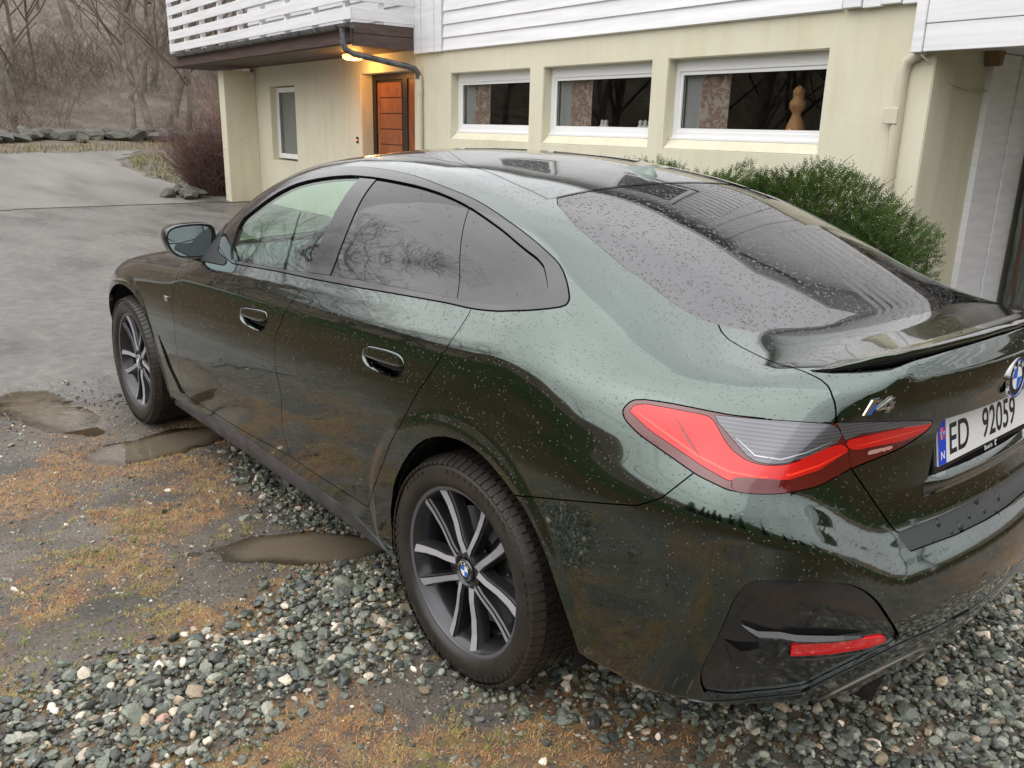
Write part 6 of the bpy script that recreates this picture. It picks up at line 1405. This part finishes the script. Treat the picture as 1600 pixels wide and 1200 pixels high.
# blade and facet in the bumper insert
for sd in (1,-1):
    P=[np.array(p) for p in TR['blade']]; 
    V=[];n=18
    q=[P[0]+(P[1]-P[0])*u for u in np.linspace(0,1,6)]+[P[1]+(P[-1]-P[1])*u for u in np.linspace(0,1,12)[1:]]
    m_=len(q)
    for i,p in enumerate(q):
        p=np.array([on_rear(abs(p[1]),p[2]) if abs(p[1])<.74 else p[0],p[1],p[2]]); nn=surf(p)[0]; w=math.sin(math.pi*i/(m_-1))**.6
        for a,b in ((.0,-.006),(.006,.006),(-.003,.016),(-.010,.010),(-.014,-.006)): V.append((p[0]+nn[0]*b*w,(p[1]+nn[1]*b*w)*sd,p[2]+a*1.1*w+.002))
    Fc=[(i*5+j,i*5+j+1,(i+1)*5+j+1,(i+1)*5+j) for i in range(m_-1) for j in range(4)]
    o=mesh_obj('insert_blade',V,Fc,M['gblack'],ins_,False); 
    P=[np.array(p) for p in TR['facet']]; c=sum(P)/len(P); V=[]
    for i,p in enumerate(P[:4]): nn=surf(p)[0]; k=(-.006,.010,.038,.030)[i]; V.append(((p+nn*k)[0],(p+nn*k)[1]*sd,(p+nn*k)[2]))
    MB().prism(V,(.012,-.012*sd,-.012)).build('insert_facet',M['gblack'],ins_)
def ribbon(pts,w,off,name,m,parent,sd):
    P=np.array(pts,float); n=surf(P); V=[]
    for i in range(len(P)):
        t=P[min(i+1,len(P)-1)]-P[max(i-1,0)]; t/=np.linalg.norm(t)+1e-9; s=np.cross(n[i],t); e=min(1,.25+min(i,len(P)-1-i)/1.5)
        for q in (-1,1): v=P[i]+s*q*w*.5*e+n[i]*off; V.append((v[0],v[1]*sd,v[2]))
    Fc=[(2*i,2*i+1,2*i+3,2*i+2) for i in range(len(P)-1)]
    if sd<0: Fc=[f[::-1] for f in Fc]
    return mesh_obj(name,V,Fc,m,parent,True)
for sd in (1,-1):
    ribbon(TR['lampline'],.0035,.0006,'lens_seam',M['lampdark'],car,sd)
    ribbon(TR['guide1'],.005,.0007,'light_guide',M['lampred2'],car,sd); ribbon(TR['guide2'],.004,.0007,'light_guide',M['lampred2'],car,sd)
    ribbon(TR['clearbar'],.0025,.0007,'clear_lens_rib',M['rim'],car,sd)
    ribbon(TR['reflip'],.006,.0035,'reflector_lip',M['skirt'],ins_,sd)
tp=[p for p in TR['ltan']]
for sd in (1,-1):
    pts=[]
    for p in tp: nn=surf(p)[0]; pts.append((p[0]+nn[0]*.006,(p[1]+nn[1]*.006)*sd,p[2]+nn[2]*.006))
    MB().tube(pts,.0045,6).build('diffuser_edge',M['tan'],car,smooth=True)
# exhaust-free underbody pieces seen under the bumper
MB().prism([(-.86,.36,.30),(-.99,.36,.30),(-.97,.36,.215),(-.84,.36,.20)],(0,-.03,0)).build('underbody_fin',M['gblack'],car)
MB().box((-.6,-.75,.235),(3.3,.75,.26)).build('underbody',M['cavity'],car)
# ---------------------------------------------------------------- wheels
def tyre_profile():
    w=.1225;R=.3395;r=.248
    return [(-.100,r),(-.118,r+.012),(-.1235,r+.034),(-.1215,r+.060),(-.112,R-.012),(-.098,R-.004),(-.07,R-.001),(0,R),(.07,R-.001),(.098,R-.004),(.112,R-.012),(.1215,r+.060),(.1235,r+.034),(.118,r+.012),(.100,r)]
def make_wheel():
    root=empty('wheel'); 
    t=MB().lathe(tyre_profile(),96).build('tyre',M['tyre'],root,auto=50)
    tr=MB(); nb=82
    for k in range(nb):
        for j,(a0,a1,sh) in enumerate(((-.121,-.086,0),(-.080,-.046,.5),(-.040,-.004,.2),(.004,.040,.7),(.046,.080,.3),(.086,.121,.8))):
            w0=2*math.pi*(k+sh)/nb; w1=w0+2*math.pi/nb*.80
            def pt(a,w,h):
                R=.3395-(.0 if abs(a)<.1 else (abs(a)-.1)*.72)+h; return (R*math.cos(w),a,R*math.sin(w))
            tw=.10/6*(1 if a0>0 else -1)*.4
            V=[pt(a0,w0,-.003),pt(a1,w0+tw,-.003),pt(a1,w1+tw,-.003),pt(a0,w1,-.003),pt(a0,w0,.0035),pt(a1,w0+tw,.0035),pt(a1,w1+tw,.0035),pt(a0,w1,.0035)]
            tr.add(V,[(4,5,6,7),(0,1,5,4),(1,2,6,5),(2,3,7,6),(3,0,4,7)])
    o=tr.build('tread_blocks',M['tyre'],t); o['kind']='stuff'
    # sidewall ribs and lettering band
    sb=MB(); 
    for k in range(72):
        w=2*math.pi*k/72; w1=w+.045
        if k%24 in (3,4,5,6,12,13,14,15): continue
        r0,r1=.300,.311
        sb.add([(r*math.cos(x),.1235+h,r*math.sin(x)) for h in (0,.0008) for x,r in ((w,r0),(w1,r0),(w1,r1),(w,r1))],[(4,5,6,7),(0,1,5,4),(1,2,6,5),(2,3,7,6),(3,0,4,7)])
    o=sb.build('sidewall_ribs',M['tyre'],t); o['kind']='stuff'
    rim=MB().lathe([(-.10,.245),(-.09,.232),(.02,.212),(.07,.222),(.095,.236),(.1,.240),(.104,.2435),(.108,.249),(.107,.2535),(.103,.2555),(.098,.2545),(.095,.250)],96).build('rim',M['rimdark'],root,auto=40)
    MB().lathe([(.1045,.2425),(.1085,.2480),(.1075,.2535)],96).build('rim_edge',mat('rim_edge_metal',(.20,.20,.22),.3,.7),rim,auto=60)
    # ten spokes in five pairs, each with a machined face
    for k in range(5):
        base=-math.pi/2+k*2*math.pi/5
        for s in (1,-1):
            ib_,ob=(.030,.058)
            st=[(.040,.024,.082),(.085,.030,.086),(.14,.040,.084),(.19,.0485,.088),(.2425,.056,.099)]   # radius, sideways, face height
            wi=[.016,.0135,.0145,.016,.020]
            faceV=[];bodyV=[]
            for (r,c,h),w in zip(st,wi):
                for q in (-w,w):
                    faceV.append((r,(c+q*.62)*s,h+ (.0025 if q*1<0 else -.0015)))
                for q,hh in ((-w*1.05,h-.004),(-w*.8,h+.0005),(w*.8,h-.003),(w*1.05,h-.010),(w*1.2,h-.040),(-w*1.2,h-.040)): bodyV.append((r,(c+q)*s,hh))
            ca,sa=math.cos(base),math.sin(base)
            Tm=lambda V:[(x*ca-y*sa,h,x*sa+y*ca) for x,y,h in V]
            Fb=[(i*6+j,i*6+(j+1)%6,(i+1)*6+(j+1)%6,(i+1)*6+j) for i in range(4) for j in range(6)]+[tuple(range(6)),tuple(range(24,30))]
            b=MB().add(Tm(bodyV),Fb).build('spoke',M['rimdark'],rim,auto=30)
            Ff=[(i*2,i*2+1,(i+1)*2+1,(i+1)*2) for i in range(4)]
            f=[(x,y,h+.0015) for x,y,h in faceV]
            n=len(f); Ff2=Ff; 
            o=MB().add(Tm(f),Ff2).add(Tm([(x,y,h-.003) for x,y,h in faceV]),[q[::-1] for q in Ff]).build('spoke_face',M['rim'],rim)
    MB().lathe([(.02,.0001),(.03,.058),(.070,.062),(.083,.058),(.088,.046),(.080,.040),(.079,.034)],40).build('hub',M['rimdark'],rim,auto=40)
    for k in range(5):
        w=-math.pi/2+math.pi/5+k*2*math.pi/5; MB().lathe([(.066,.0001),(.076,.0085),(.078,.010),(.06,.0105)],12,c=(.050*math.cos(w),0,.050*math.sin(w))).build('wheel_bolt',M['gblack'],rim,auto=40)
    MB().lathe([(.079,.0001),(.0865,.001),(.0865,.034),(.081,.0350)],36).build('hub_cap',M['gblack'],rim,auto=30)
    badge(rim,(0,.088,0),.030,(0,1,0),blue=False)
    MB().tube([(-.195,.065,.075),(-.192,.092,.073)],.004,8).build('valve',M['chrome'],rim)
    d=MB().lathe([(.020,.06),(.022,.175),(.010,.176),(-.008,.175),(-.010,.06)],64).build('brake_disc',M['steel'],root,auto=40)
    c=MB()
    for i in range(9):
        pass
    V=[];n=10
    for i in range(n+1):
        w=math.radians(100+26*i/n)
        for r,a in ((.125,.05),(.19,.05),(.195,.0),(.19,-.04),(.125,-.04)): V.append((r*math.cos(w),a,r*math.sin(w)))
    c.add(V,[(i*5+j,i*5+(j+1)%5,(i+1)*5+(j+1)%5,(i+1)*5+j) for i in range(n) for j in range(5)]+[tuple(range(5)),tuple(range(n*5,n*5+5))])
    c.build('brake_caliper',mat('dark_brake_caliper',(.05,.05,.055),.5),root,auto=40)
    return root
def copy_tree(o,parent=None):
    c=o.copy(); S.collection.objects.link(c); c.parent=parent
    for ch in list(o.children): copy_tree(ch,c)
    return c
w0=make_wheel(); 
TRKR,TRKF=.797,.790
def place(w,x,sd,y,spin=0):
    w.parent=car; w.location=(x,y*sd,.335); w.rotation_euler=(0,spin,0 if sd>0 else math.pi)
w2=copy_tree(w0); place(w0,0,1,TRKR); place(w2,2.856,1,TRKF,math.radians(-4))
w3=copy_tree(w0); place(w3,0,-1,TRKR); w4=copy_tree(w0); place(w4,2.856,-1,TRKF)
for cx in (0,2.856):
    for sd in (1,-1):
        V=[];Fc=[];n=20; cz=.345
        R=.405 if cx==0 else .40
        for i in range(n+1):
            w=math.pi*(i/n)*1.16-.25
            for y,r in ((.885,R),(.60,R),(.52,R-.03),(.52,.05)): V.append((cx+(-.05 if cx==0 else 0)+r*math.cos(w),y*sd,cz+r*math.sin(w)))
        Fc=[(i*4+j,i*4+j+1,(i+1)*4+j+1,(i+1)*4+j) for i in range(n) for j in range(3)]
        mesh_obj('wheel_housing',V,Fc,M['cavity'],car,True)
# ---------------------------------------------------------------- cabin
cb=MB().box((1.62,-.72,.80),(2.35,.72,.985),.04).build('dashboard',M['interior'],car,auto=40)
MB().box((1.60,-.16,.985),(1.66,.55,1.06),.01).build('instrument_screen',M['gblack'],car)
pts=[(1.545+.06*math.sin(w)*.4,.37+.185*math.cos(w),.965+.175*math.sin(w)) for w in np.linspace(0,2*math.pi,33)]
MB().tube(pts,.016,10,False).build('steering_wheel',M['interior'],car,smooth=True)
MB().tube([(1.56,.2,.96),(1.58,.37,.95),(1.56,.54,.96)],.022,8).build('steering_wheel_spoke',M['interior'],car,smooth=True)
for y in (.37,-.37):
    for x,nm in ((1.0,'front_seat'),(.12,'rear_seat')):
        m=MB(); m.box((x-.05,y-.24,.48),(x+.45,y+.24,.66),.05)
        V=[(x+.05,y-.23,.62),(x+.05,y+.23,.62),(x-.12,y+.23,1.14),(x-.12,y-.23,1.14)]
        m.prism(V,(-.11,0,-.02)); st_=m.build(nm,M['seat'],car,auto=40)
        MB().box((x-.20,y-.12,1.15),(x-.12,y+.12,1.29),.03).build('headrest',M['seat'],st_,auto=40)
MB().box((.0,-.70,.30),(2.3,.70,.45)).build('cabin_floor',M['interior'],car)
print('car done %.1fs'%(time.time()-T0))
